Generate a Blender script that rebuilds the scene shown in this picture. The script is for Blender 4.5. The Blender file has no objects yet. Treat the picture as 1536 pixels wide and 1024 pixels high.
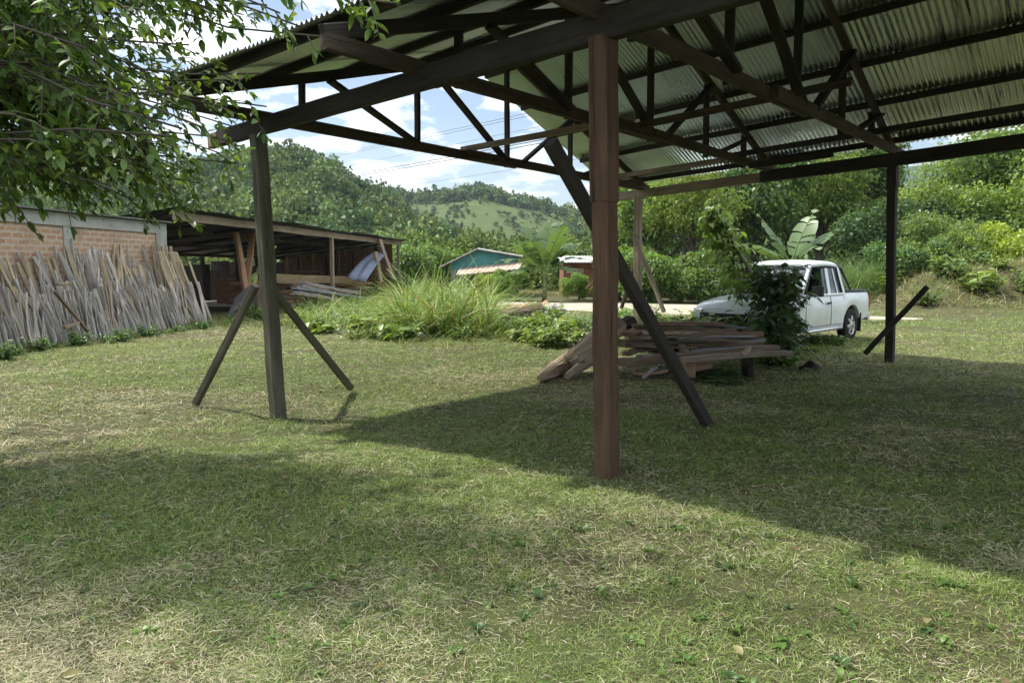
import bpy, math, random
import numpy as np
from mathutils import Vector, Matrix
random.seed(7)
RNG = np.random.default_rng(11)
scene = bpy.context.scene
COL = scene.collection
FPX = 1152.0
EYE = 1.6
HOR = 404.0
PITCH = math.atan((512 - HOR) / FPX)
CP, SP = math.cos(PITCH), math.sin(PITCH)

def ray(px, py):
    a = (px - 768) / FPX
    b = (512 - py) / FPX
    return Vector((a, CP + b * SP, -SP + b * CP))

def at(px, py, Y):
    d = ray(px, py); t = Y / d.y
    return Vector((d.x * t, Y, EYE + d.z * t))

def gp(px, py, z=0.0):
    d = ray(px, py); t = (z - EYE) / d.z
    return Vector((d.x * t, d.y * t, z))

# ------------------------------------------------------------------ numpy noise
_GR = np.random.default_rng(5).random((256, 256))
def vnoise(x, y, s=1.0, o=0.0):
    x = np.asarray(x, float) * s + o * 17.3 + 1000; y = np.asarray(y, float) * s + o * 9.7 + 1000
    xi = np.floor(x).astype(int); yi = np.floor(y).astype(int)
    fx = x - xi; fy = y - yi
    fx = fx * fx * (3 - 2 * fx); fy = fy * fy * (3 - 2 * fy)
    g = lambda i, j: _GR[i & 255, j & 255]
    return (g(xi, yi) * (1 - fx) + g(xi + 1, yi) * fx) * (1 - fy) + (g(xi, yi + 1) * (1 - fx) + g(xi + 1, yi + 1) * fx) * fy

def gz(x, y):
    x = np.asarray(x, float); y = np.asarray(y, float)
    z = -0.17 * np.exp(-((x + 3.0) ** 2 + (y - 9.2) ** 2) / 7.0)
    near = 1 / (1 + np.exp((y - 22) / 3.0))
    z = z + near * 0.07 * (vnoise(x, y, 0.9, 1) - 0.5) + near * 0.03 * (vnoise(x, y, 3.1, 2) - 0.5)
    # earth bank at the right
    z = z + 1.75 * np.exp(-(((x - 19.5) / 3.9) ** 4 + ((y - 31.5) / 2.8) ** 2)) * (.85 + .3 * vnoise(x, y, .5, 6)) + 1.6 * np.exp(-(((x - 27.0) / 4.5) ** 2 + ((y - 32.0) / 3.0) ** 2))
    return z

# ------------------------------------------------------------------ tags
def tag(o, label=None, cat=None, group=None, kind=None):
    if label: o['label'] = label
    if cat: o['category'] = cat
    if group: o['group'] = group
    if kind: o['kind'] = kind
    return o

LOC = {}
def thing(name, label, cat, loc=(0, 0, 0), rotz=0.0, group=None, local=False):
    o = bpy.data.objects.new(name, None)
    COL.objects.link(o)
    o.location = loc; o.rotation_euler = (0, 0, rotz)
    o.empty_display_size = 0.2
    LOC[o.name] = Vector((0, 0, 0)) if local else Vector(loc)
    return tag(o, label, cat, group)

def link(name, me, mat, parent=None, origin=None):
    o = bpy.data.objects.new(name, me)
    COL.objects.link(o)
    if mat is not None and not me.materials:
        me.materials.append(mat)
    if parent is not None:
        o.parent = parent
        LOC[o.name] = LOC[parent.name]
        off = LOC[parent.name]
    else:
        off = Vector(origin) if origin is not None else Vector((0, 0, 0))
        o.location = off
        LOC[o.name] = off
    if off.length > 0:
        me.transform(Matrix.Translation(-off))
    return o

class MB:
    def __init__(s):
        s.v = []; s.f = []; s.g = []; s.c = []; s.sm = []
    def add(s, vs, fs, gs=None, col=None, smooth=False):
        b = len(s.v)
        s.v += [tuple(v) for v in vs]
        s.f += [tuple(i + b for i in f) for f in fs]
        s.sm += [smooth] * len(fs)
        s.g += [tuple(g) for g in gs] if gs is not None else [tuple(v) for v in vs]
        s.c += [col or (1, 1, 1)] * len(vs)
        return s
    def beam(s, p, q, w, h, up=(0, 0, 1), segs=5, jit=0.004, cham=0.12, col=None, bow=0.0):
        p = Vector(p); q = Vector(q); d = q - p; L = d.length
        if L < 1e-6: return s
        d /= L
        up = Vector(up)
        if abs(d.dot(up)) > 0.985: up = Vector((0.3, 1, 0))
        sd = d.cross(up).normalized(); u = sd.cross(d)
        c = cham * min(w, h)
        a, b = w / 2, h / 2
        prof = [(-a + c, -b), (a - c, -b), (a, -b + c), (a, b - c), (a - c, b), (-a + c, b), (-a, b - c), (-a, -b + c)]
        R = random.Random(len(s.v) * 31 + int(L * 1000))
        off = Vector((R.random() * 50, R.random() * 50, R.random() * 50))
        vs = []; gs = []; fs = []
        bx, by = R.uniform(-1, 1) * bow, R.uniform(-1, 1) * bow
        for i in range(segs + 1):
            t = i / segs
            jx, jy = R.uniform(-jit, jit), R.uniform(-jit, jit)
            k = 1 + R.uniform(-jit, jit) * 4
            bb = 4 * t * (1 - t)
            cpt = p + d * (L * t) + sd * (jx + bx * bb) + u * (jy + by * bb)
            for (x, y) in prof:
                vs.append(cpt + sd * x * k + u * y * k + d * (R.uniform(-jit, jit) if i in (0, segs) else 0))
                gs.append((off.x + L * t, off.y + x, off.z + y))
        for i in range(segs):
            for j in range(8):
                k = (j + 1) % 8
                fs.append((i * 8 + j, i * 8 + k, (i + 1) * 8 + k, (i + 1) * 8 + j))
        fs.append(tuple(range(7, -1, -1)))
        fs.append(tuple(segs * 8 + j for j in range(8)))
        return s.add(vs, fs, gs, col)
    def box(s, lo, hi, col=None):
        x0, y0, z0 = lo; x1, y1, z1 = hi
        vs = [(x0, y0, z0), (x1, y0, z0), (x1, y1, z0), (x0, y1, z0), (x0, y0, z1), (x1, y0, z1), (x1, y1, z1), (x0, y1, z1)]
        fs = [(3, 2, 1, 0), (4, 5, 6, 7), (0, 1, 5, 4), (1, 2, 6, 5), (2, 3, 7, 6), (3, 0, 4, 7)]
        return s.add(vs, fs, None, col)
    def tube(s, pts, rad, n=8, col=None, smooth=True, rough=0.0, cap=True):
        pts = [Vector(p) for p in pts]; m = len(pts)
        R = random.Random(m * 7 + len(s.v))
        off = Vector((R.random() * 50, R.random() * 50, R.random() * 50))
        vs = []; gs = []; fs = []
        prev = None; run = 0.0
        for i, p in enumerate(pts):
            d = (pts[min(i + 1, m - 1)] - pts[max(i - 1, 0)]).normalized()
            if prev is None:
                a = Vector((0, 0, 1)) if abs(d.z) < .9 else Vector((1, 0, 0))
                sd = d.cross(a).normalized()
            else:
                sd = (prev - d * prev.dot(d)).normalized()
            prev = sd
            u = sd.cross(d)
            r = rad[i] if isinstance(rad, (list, tuple)) else rad
            if i: run += (p - pts[i - 1]).length
            for j in range(n):
                an = 2 * math.pi * j / n
                rr = r * (1 + R.uniform(-rough, rough))
                vs.append(p + sd * math.cos(an) * rr + u * math.sin(an) * rr)
                gs.append((off.x + run, off.y + math.cos(an) * r, off.z + math.sin(an) * r))
        for i in range(m - 1):
            for j in range(n):
                k = (j + 1) % n
                fs.append((i * n + j, i * n + k, (i + 1) * n + k, (i + 1) * n + j))
        if cap:
            fs.append(tuple(range(n - 1, -1, -1))); fs.append(tuple((m - 1) * n + j for j in range(n)))
        return s.add(vs, fs, gs, col, smooth)
    def lathe(s, prof, center, axis='y', n=24, col=None, smooth=True):
        c = Vector(center); vs = []; fs = []
        m = len(prof)
        for i in range(n):
            an = 2 * math.pi * i / n
            for (r, h) in prof:
                if axis == 'y': vs.append(c + Vector((r * math.cos(an), h, r * math.sin(an))))
                else: vs.append(c + Vector((r * math.cos(an), r * math.sin(an), h)))
        for i in range(n):
            k = (i + 1) % n
            for j in range(m - 1):
                fs.append((i * m + j, k * m + j, k * m + j + 1, i * m + j + 1))
        return s.add(vs, fs, None, col, smooth)
    def mesh(s, name):
        me = bpy.data.meshes.new(name)
        me.from_pydata(s.v, [], s.f)
        me.polygons.foreach_set('use_smooth', s.sm)
        g = me.attributes.new('grain', 'FLOAT_VECTOR', 'POINT')
        g.data.foreach_set('vector', np.array(s.g, 'f').ravel())
        ca = me.color_attributes.new('Col', 'FLOAT_COLOR', 'POINT')
        cc = np.ones((len(s.v), 4), 'f'); cc[:, :3] = np.array(s.c, 'f')
        ca.data.foreach_set('color', cc.ravel())
        me.update()
        return me
    def build(s, name, mat, parent=None, origin=None):
        if parent is None and origin is None:
            a = np.array(s.v); origin = ((a[:, 0].min() + a[:, 0].max()) / 2, (a[:, 1].min() + a[:, 1].max()) / 2, a[:, 2].min())
        return link(name, s.mesh(name), mat, parent, origin)

def np_mesh(name, V, Fq, col=None, smooth=False):
    V = np.asarray(V, 'f'); Fq = np.asarray(Fq, 'i')
    k = Fq.shape[1]
    me = bpy.data.meshes.new(name)
    me.vertices.add(len(V)); me.vertices.foreach_set('co', V.ravel())
    me.loops.add(Fq.size); me.loops.foreach_set('vertex_index', Fq.ravel())
    me.polygons.add(len(Fq)); me.polygons.foreach_set('loop_start', np.arange(0, Fq.size, k, dtype='i'))
    if smooth: me.polygons.foreach_set('use_smooth', np.ones(len(Fq), bool))
    if col is not None:
        ca = me.color_attributes.new('Col', 'FLOAT_COLOR', 'POINT')
        cc = np.ones((len(V), 4), 'f'); cc[:, :3] = col
        ca.data.foreach_set('color', cc.ravel())
    me.update(calc_edges=True)
    return me

def unit(a):
    return a / np.maximum(np.linalg.norm(a, axis=-1, keepdims=True), 1e-9)

def leaves4(P, D, N, L, Wd, droop=0.1, fold=0.15):
    """one folded four-corner leaf per row"""
    n = len(P); D = unit(D); S = unit(np.cross(D, N)); U = np.cross(S, D)
    L = np.broadcast_to(np.asarray(L, float), (n,))[:, None]; Wd = np.broadcast_to(np.asarray(Wd, float), (n,))[:, None]
    V = np.empty((n, 4, 3))
    V[:, 0] = P
    V[:, 1] = P + D * L * .45 + S * Wd * .5 + U * Wd * fold
    V[:, 2] = P + D * L + np.array([0, 0, -1.0]) * L * droop
    V[:, 3] = P + D * L * .45 - S * Wd * .5 + U * Wd * fold
    return V.reshape(-1, 3), np.arange(4 * n).reshape(n, 4)

def leaves8(P, D, N, L, Wd, droop=0.15, fold=0.12):
    """pointed oval leaf folded on its midrib: ten corners, six quads"""
    n = len(P); D = unit(D); S = unit(np.cross(D, N)); U = np.cross(S, D)
    L = np.broadcast_to(np.asarray(L, float), (n,))[:, None]; Wd = np.broadcast_to(np.asarray(Wd, float), (n,))[:, None]
    dn = np.array([0, 0, -1.0])
    V = np.empty((n, 10, 3))
    for i, t in enumerate((0, .3, .65, 1.0)):
        V[:, i] = P + D * L * t + dn * L * droop * t * t
    for i, (t, w) in enumerate(((.12, .28), (.36, .5), (.68, .38))):
        b = P + D * L * t + dn * L * droop * t * t + U * Wd * fold * w * 2
        V[:, 4 + i] = b + S * Wd * w
        V[:, 7 + i] = b - S * Wd * w
    q = np.array([(0, 1, 5, 4), (1, 2, 6, 5), (0, 7, 8, 1), (1, 8, 9, 2), (2, 9, 3, 6)])
    Fq = (np.arange(n)[:, None, None] * 10 + q[None]).reshape(-1, 4)
    return V.reshape(-1, 3), Fq

def blades(P, D, L, Wd, bend, col, rng, segs=2):
    """grass blades: curved tapering strips"""
    n = len(P); D = unit(D)
    h = np.array([0, 0, 1.0])
    side = np.cross(D, h); bad = np.linalg.norm(side, axis=1) < 1e-3; side[bad] = (1, 0, 0)
    side = unit(side)
    tw = rng.normal(0, .5, (n, 1)); side = unit(side + tw * np.cross(side, D))
    out = D.copy(); out[:, 2] = 0; out = unit(out + 1e-4)
    L = np.asarray(L)[:, None]; Wd = np.asarray(Wd)[:, None]; bend = np.asarray(bend)[:, None]
    m = segs + 1
    V = np.empty((n, m, 2, 3))
    sw = rng.normal(0, .18, (n, 1))
    for i in range(m):
        t = i / segs
        c = P + D * L * t + (out * .8 + np.array([0, 0, -.75])) * L * bend * t * t + side * L * sw * t * t
        w = Wd * (1 - t * .85) * .5
        V[:, i, 0] = c - side * w; V[:, i, 1] = c + side * w
    q = np.array([(2 * i, 2 * i + 1, 2 * i + 3, 2 * i + 2) for i in range(segs)])
    Fq = (np.arange(n)[:, None, None] * (2 * m) + q[None]).reshape(-1, 4)
    C = np.repeat(col, 2 * m, axis=0)
    return V.reshape(-1, 3), Fq, C

def merge(parts):
    Vs, Fs, Cs = [], [], []; b = 0
    for V, Fq, C in parts:
        Vs.append(V); Fs.append(Fq + b); Cs.append(C); b += len(V)
    return np.concatenate(Vs), np.concatenate(Fs), np.concatenate(Cs)

# ------------------------------------------------------------------ materials
class NT:
    def __init__(s, name, disp=False):
        s.m = bpy.data.materials.new(name); s.m.use_nodes = True
        s.t = s.m.node_tree; s.t.nodes.clear()
        s.out = s.t.nodes.new('ShaderNodeOutputMaterial')
    def n(s, typ, **kw):
        nd = s.t.nodes.new('ShaderNode' + typ)
        for k, v in kw.items():
            if k.startswith('_'): setattr(nd, k[1:], v)
            else:
                key = int(k[1:]) if k[0] == 'i' and k[1:].isdigit() else k.replace('_', ' ')
                if isinstance(v, bpy.types.NodeSocket): s.t.links.new(v, nd.inputs[key])
                else: nd.inputs[key].default_value = v
        return nd
    def l(s, a, b): s.t.links.new(a, b)
    def ramp(s, fac, stops):
        r = s.t.nodes.new('ShaderNodeValToRGB'); s.l(fac, r.inputs[0])
        e = r.color_ramp.elements
        while len(e) < len(stops): e.new(0.5)
        for i, (p, c) in enumerate(stops):
            e[i].position = p; e[i].color = (c[0], c[1], c[2], 1) if hasattr(c, '__len__') else (c, c, c, 1)
        return r.outputs[0]
    def mix(s, fac, a, b, blend='MIX'):
        nd = s.t.nodes.new('ShaderNodeMix'); nd.data_type = 'RGBA'; nd.blend_type = blend
        for k, v in ((0, fac), (6, a), (7, b)):
            if isinstance(v, bpy.types.NodeSocket): s.l(v, nd.inputs[k])
            else: nd.inputs[k].default_value = v if k == 0 else (v[0], v[1], v[2], 1)
        return nd.outputs[2]
    def noise(s, vec, scale, detail=4, rough=.55, dist=0.0):
        nd = s.n('TexNoise', Scale=scale, Detail=detail, Roughness=rough, Distortion=dist)
        if vec is not None: s.l(vec, nd.inputs['Vector'])
        return nd.outputs[0]
    def mapping(s, vec, sc=(1, 1, 1), loc=(0, 0, 0), rot=(0, 0, 0)):
        nd = s.n('Mapping', Vector=vec, Scale=sc, Location=loc, Rotation=rot)
        return nd.outputs[0]
    def bsdf(s, color, rough=.7, metal=0.0, spec=.3, bump=None, bstr=.3, bdist=.01):
        p = s.n('BsdfPrincipled', Base_Color=color, Roughness=rough, Metallic=metal)
        p.inputs['Specular IOR Level'].default_value = spec
        if bump is not None:
            b = s.n('Bump', Strength=bstr, Distance=bdist, Height=bump)
            s.l(b.outputs[0], p.inputs['Normal'])
        return p
    def done(s, sh):
        s.l(sh, s.out.inputs[0]); return s.m

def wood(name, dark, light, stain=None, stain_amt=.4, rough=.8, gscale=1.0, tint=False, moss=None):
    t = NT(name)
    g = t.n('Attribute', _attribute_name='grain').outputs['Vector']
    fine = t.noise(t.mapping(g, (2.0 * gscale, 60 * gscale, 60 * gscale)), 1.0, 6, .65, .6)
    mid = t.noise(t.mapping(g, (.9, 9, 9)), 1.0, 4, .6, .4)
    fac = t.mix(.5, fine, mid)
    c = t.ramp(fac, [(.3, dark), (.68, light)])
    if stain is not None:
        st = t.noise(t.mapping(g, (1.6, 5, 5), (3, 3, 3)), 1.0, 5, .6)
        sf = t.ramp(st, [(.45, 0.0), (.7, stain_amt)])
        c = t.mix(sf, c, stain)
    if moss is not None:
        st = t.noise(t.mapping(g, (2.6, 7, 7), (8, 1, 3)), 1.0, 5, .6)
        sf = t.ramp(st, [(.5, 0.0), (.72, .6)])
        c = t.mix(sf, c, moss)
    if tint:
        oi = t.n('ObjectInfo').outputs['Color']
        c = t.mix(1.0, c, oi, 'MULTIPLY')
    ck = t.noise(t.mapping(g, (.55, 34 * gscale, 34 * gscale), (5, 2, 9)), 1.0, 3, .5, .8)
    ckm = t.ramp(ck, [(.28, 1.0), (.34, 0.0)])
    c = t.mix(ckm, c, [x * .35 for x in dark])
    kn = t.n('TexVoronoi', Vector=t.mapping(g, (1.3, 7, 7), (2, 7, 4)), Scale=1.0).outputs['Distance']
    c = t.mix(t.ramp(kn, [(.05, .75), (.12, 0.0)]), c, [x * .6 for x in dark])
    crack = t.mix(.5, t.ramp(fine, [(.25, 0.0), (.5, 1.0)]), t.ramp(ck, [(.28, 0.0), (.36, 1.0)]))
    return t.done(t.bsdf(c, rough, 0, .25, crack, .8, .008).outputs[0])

def leafmat(name, trans=.35, rough=.45, tint=True, spec=.35, gain=1.0):
    t = NT(name)
    c = t.n('VertexColor', _layer_name='Col').outputs[0]
    if tint:
        c = t.mix(1.0, c, t.n('ObjectInfo').outputs['Color'], 'MULTIPLY')
    p = t.bsdf(c, rough, 0, spec)
    tc = t.mix(1.0, c, (1.25, 1.15, .55), 'MULTIPLY')
    tr = t.n('BsdfTranslucent', Color=tc)
    mx = t.n('MixShader', i0=trans, i1=p.outputs[0], i2=tr.outputs[0])
    return t.done(mx.outputs[0])

def plain(name, col, rough=.6, metal=0.0, spec=.4, nscale=None, namt=.25, bstr=0.0, dirt=None):
    t = NT(name)
    c = (col[0], col[1], col[2], 1)
    bump = None
    if nscale:
        co = t.n('TexCoord').outputs['Object']
        f = t.noise(co, nscale, 6, .6)
        lo = [x * (1 - namt) for x in col]; hi = [min(1, x * (1 + namt)) for x in col]
        c = t.ramp(f, [(.3, lo), (.7, hi)])
        if dirt is not None:
            f2 = t.noise(co, nscale * .35, 5, .65)
            c = t.mix(t.ramp(f2, [(.5, 0.0), (.72, .8)]), c, dirt)
        bump = f if bstr else None
    return t.done(t.bsdf(c, rough, metal, spec, bump, bstr).outputs[0])
# ================================================================== camera, light, sky
cam = bpy.data.cameras.new('camera'); camo = bpy.data.objects.new('camera', cam); COL.objects.link(camo)
camo.location = (0, 0, EYE); camo.rotation_euler = (math.pi / 2 - PITCH, 0, 0)
cam.sensor_width = 36; cam.lens = 36 * FPX / 1536; cam.clip_start = .05; cam.clip_end = 6000
scene.camera = camo
scene.render.resolution_x = 1024; scene.render.resolution_y = 682
SUNV = Vector((-1.9, 0.95, 3.4)).normalized()
sl = bpy.data.lights.new('sun', 'SUN'); sl.energy = 3.2; sl.angle = math.radians(1.4); sl.color = (1, .955, .87)
so = bpy.data.objects.new('sun', sl); COL.objects.link(so)
so.rotation_euler = SUNV.to_track_quat('Z', 'Y').to_euler()
so.location = (-20, 10, 40)
w = bpy.data.worlds.new('World'); scene.world = w; w.use_nodes = True
nt = w.node_tree; nt.nodes.clear()
def wn(t, **k):
    nd = nt.nodes.new('ShaderNode' + t)
    for a, v in k.items(): setattr(nd, a, v)
    return nd
out = wn('OutputWorld'); sky = wn('TexSky', sky_type='NISHITA', sun_disc=False)
sky.sun_elevation = math.asin(SUNV.z); sky.sun_rotation = math.atan2(SUNV.x, SUNV.y) % (2 * math.pi)
sky.air_density = 1.0; sky.dust_density = 1.2
bg1 = wn('Background'); bg1.inputs[1].default_value = .075
nt.links.new(sky.outputs[0], bg1.inputs[0])
tc = wn('TexCoord'); sep = wn('SeparateXYZ'); nt.links.new(tc.outputs['Generated'], sep.inputs[0])
ad = wn('Math', operation='ADD'); ad.inputs[1].default_value = .22; nt.links.new(sep.outputs[2], ad.inputs[0])
mx = wn('Math', operation='MAXIMUM'); mx.inputs[1].default_value = .05; nt.links.new(ad.outputs[0], mx.inputs[0])
dx = wn('Math', operation='DIVIDE'); dy = wn('Math', operation='DIVIDE')
nt.links.new(sep.outputs[0], dx.inputs[0]); nt.links.new(mx.outputs[0], dx.inputs[1])
nt.links.new(sep.outputs[1], dy.inputs[0]); nt.links.new(mx.outputs[0], dy.inputs[1])
cb = wn('CombineXYZ'); nt.links.new(dx.outputs[0], cb.inputs[0]); nt.links.new(dy.outputs[0], cb.inputs[1])
no = wn('TexNoise'); no.inputs['Scale'].default_value = 3.4; no.inputs['Detail'].default_value = 7; no.inputs['Roughness'].default_value = .55
nt.links.new(cb.outputs[0], no.inputs['Vector'])
rp = wn('ValToRGB'); rp.color_ramp.elements[0].position = .47; rp.color_ramp.elements[1].position = .60
nt.links.new(no.outputs[0], rp.inputs[0])
no2 = wn('TexNoise'); no2.inputs['Scale'].default_value = 3.1; no2.inputs['Detail'].default_value = 5
nt.links.new(cb.outputs[0], no2.inputs['Vector'])
rp2 = wn('ValToRGB'); rp2.color_ramp.elements[0].position = .3; rp2.color_ramp.elements[0].color = (.50, .56, .66, 1)
rp2.color_ramp.elements[1].position = .55; rp2.color_ramp.elements[1].color = (1, 1, 1, 1)
nt.links.new(no2.outputs[0], rp2.inputs[0])
bg2 = wn('Background'); bg2.inputs[1].default_value = 1.22
nt.links.new(rp2.outputs[0], bg2.inputs[0])
mr = wn('MapRange'); mr.inputs[1].default_value = .08; mr.inputs[2].default_value = .65; mr.inputs[3].default_value = .70; mr.inputs[4].default_value = 2.5
nt.links.new(sep.outputs[2], mr.inputs[0]); nt.links.new(mr.outputs[0], bg2.inputs[1])
ms = wn('MixShader'); nt.links.new(rp.outputs[0], ms.inputs[0]); nt.links.new(bg1.outputs[0], ms.inputs[1]); nt.links.new(bg2.outputs[0], ms.inputs[2])
nt.links.new(ms.outputs[0], out.inputs[0])
scene.view_settings.view_transform = 'Standard'; scene.view_settings.look = 'None'
scene.view_settings.exposure = 1.04; scene.view_settings.gamma = 1
scene.render.engine = 'CYCLES'
cy = scene.cycles
cy.max_bounces = 7; cy.diffuse_bounces = 4; cy.glossy_bounces = 3; cy.transmission_bounces = 4; cy.transparent_max_bounces = 6
cy.sample_clamp_indirect = 6.0; cy.caustics_reflective = False; cy.caustics_refractive = False
cy.use_denoising = True
cy.volume_bounces = 0

# ================================================================== ground
def axis(lim, near, step, grow):
    a = [0.0]; s = step
    while a[-1] < lim:
        if a[-1] > near: s *= grow
        a.append(a[-1] + s)
    return np.array(a)
ax = axis(1500, 14, .28, 1.13); xs = np.concatenate([-ax[:0:-1], ax])
ya = axis(1500, 34, .28, 1.13); ys = np.concatenate([-axis(60, .1, 1, 1.4)[:0:-1], ya])
X, Y = np.meshgrid(xs, ys)
V = np.stack([X, Y, gz(X, Y)], -1).reshape(-1, 3)
nx, ny = len(xs), len(ys)
i, j = np.meshgrid(np.arange(nx - 1), np.arange(ny - 1)); b = (j * nx + i).ravel()
Fq = np.stack([b, b + 1, b + 1 + nx, b + nx], -1)
t = NT('ground_turf')
co = t.n('TexCoord').outputs['Object']
n1 = t.noise(co, .55, 6, .6); n2 = t.noise(co, 6.0, 6, .7); n3 = t.noise(co, 45.0, 4, .7); n4 = t.noise(co, .16, 3, .5)
c = t.ramp(n2, [(.3, (.022, .024, .011)), (.5, (.06, .058, .028)), (.72, (.13, .11, .062))])
c2 = t.ramp(n3, [(.3, (.025, .028, .012)), (.7, (.14, .125, .07))])
c = t.mix(.5, c, c2)
c = t.mix(t.ramp(n1, [(.42, 0.0), (.68, .55)]), c, (.075, .115, .028))
c = t.mix(t.ramp(n4, [(.5, 0.0), (.7, .35)]), c, (.17, .14, .08))
GROUND = t.done(t.bsdf(c, .95, 0, .1, n2, .6, .03).outputs[0])
tag(link('ground', np_mesh('ground', V, Fq, smooth=True), GROUND), kind='structure')

# pale dirt road across the back of the yard
t = NT('road_dirt')
co = t.n('TexCoord').outputs['Object']
n1 = t.noise(co, .5, 6, .65); n2 = t.noise(co, 7, 6, .7)
c = t.ramp(t.mix(.5, n1, n2), [(.33, (.24, .205, .15)), (.6, (.45, .40, .32))])
ROAD = t.done(t.bsdf(c, .95, 0, .1, n2, .4, .02).outputs[0])
cl = [(-60, 52, 3.2), (-25, 39.5, 3.0), (-8, 35.5, 2.9), (2, 33.8, 3.4), (7.5, 30.6, 3.4), (10.8, 26.4, 1.6), (12.2, 25.2, .7), (13.2, 24.5, .03)]
def cat(a, b, c, d, t): return .5 * ((2 * b) + (-a + c) * t + (2 * a - 5 * b + 4 * c - d) * t * t + (-a + 3 * b - 3 * c + d) * t ** 3)
pts = []
for k in range(len(cl) - 1):
    P = [np.array(cl[max(0, min(len(cl) - 1, k + q))]) for q in (-1, 0, 1, 2)]
    for u in np.linspace(0, 1, 14, endpoint=False): pts.append(cat(*P, u))
pts = np.array(pts); dd = np.gradient(pts[:, :2], axis=0); nn = unit(np.stack([-dd[:, 1], dd[:, 0]], -1))
cols_ = 7; V = []
for k in range(len(pts)):
    for q in range(cols_):
        f = (q / (cols_ - 1)) * 2 - 1
        edge = pts[k, 2] * f * (1 + .12 * (vnoise(k * .37, q * 5.1) - .5) * 2)
        p = pts[k, :2] + nn[k] * edge
        V.append((p[0], p[1], float(gz(p[0], p[1])) + .03 - .03 * abs(f) ** 6))
Fq = [(k * cols_ + q, k * cols_ + q + 1, (k + 1) * cols_ + q + 1, (k + 1) * cols_ + q) for k in range(len(pts) - 1) for q in range(cols_ - 1)]
tag(link('road', np_mesh('road', V, Fq, smooth=True), ROAD), kind='structure')

# ================================================================== hills and their forest
def prof(tab, px):
    a = np.array(tab, float); return np.interp(px, a[:, 0], a[:, 1])
SK1 = [(-900, 190), (-400, 195), (0, 225), (250, 246), (340, 243), (385, 231), (430, 224), (470, 234), (510, 253), (555, 279), (600, 312), (680, 345), (760, 362), (880, 372), (960, 345), (1080, 310), (1200, 290), (1330, 300), (1380, 306), (1450, 270), (1600, 245), (2000, 215), (2600, 200)]
SK2 = [(-900, 300), (300, 302), (520, 293), (590, 288), (650, 289), (720, 281), (790, 297), (860, 315), (920, 322), (1000, 318), (1100, 300), (1536, 285), (2600, 280)]
def sm(x): x = np.clip(x, 0, 1); return x * x * (3 - 2 * x)
def hill1(px, D):
    z = np.maximum(0, (HOR - prof(SK1, px)) * 255 / FPX - 3.6)
    up = sm((D - 72) / 183.0)
    dn = 1 - .45 * sm((D - 262) / 70.0)
    r = 1 + .10 * (vnoise(px * .012, D * .02, 1, 3) - .5) * (D < 250)
    return z * up * dn * r - .3
def hill2(px, D):
    z = np.maximum(0, (HOR - prof(SK2, px)) * 450 / FPX - 4.0)
    return z * sm((D - 285) / 165.0) * (1 - .3 * sm((D - 455) / 120.0)) - .6
def polar(name, fz, pxs, Ds, mat, colf=None):
    PX, DD = np.meshgrid(pxs, Ds)
    Z = fz(PX, DD)
    V = np.stack([(PX - 768) / FPX * DD, DD, Z], -1).reshape(-1, 3)
    nx, ny = len(pxs), len(Ds)
    i, j = np.meshgrid(np.arange(nx - 1), np.arange(ny - 1)); b = (j * nx + i).ravel()
    Fq = np.stack([b, b + 1, b + 1 + nx, b + nx], -1)
    return tag(link(name, np_mesh(name, V, Fq, smooth=True), mat), kind='structure')
def hillmat(name, a, b_, sc):
    t = NT(name); co = t.n('TexCoord').outputs['Object']
    n1 = t.noise(co, sc, 6, .65); n2 = t.noise(co, sc * 9, 4, .7)
    c = t.ramp(t.mix(.45, n1, n2), [(.3, a), (.7, b_)])
    return t.done(t.bsdf(c, 1, 0, .05, n2, 1.0, .6).outputs[0])
polar('hill', hill1, np.arange(-900, 2601, 25), np.concatenate([np.arange(70, 270, 6), np.arange(270, 345, 12)]), hillmat('hill_scrub', (.06, .11, .03), (.13, .19, .055), .05))
polar('far_hill', hill2, np.arange(-900, 2601, 30), np.arange(280, 580, 10), hillmat('hill_meadow', (.055, .09, .034), (.12, .148, .06), .09))
SK3 = [(-1500, 330), (900, 330), (1150, 285), (1290, 262), (1370, 250), (1420, 246), (1500, 262), (1600, 268), (2600, 300)]
polar('mountain', lambda px, D: np.maximum(0, (HOR - prof(SK3, px)) * 1150 / FPX) * sm((D - 700) / 450.0) * (1 - .4 * sm((D - 1150) / 200)) - 1,
      np.arange(-1500, 2601, 40), np.arange(690, 1400, 35), hillmat('mountain_scrub', (.03, .06, .03), (.055, .095, .045), .02))

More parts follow.
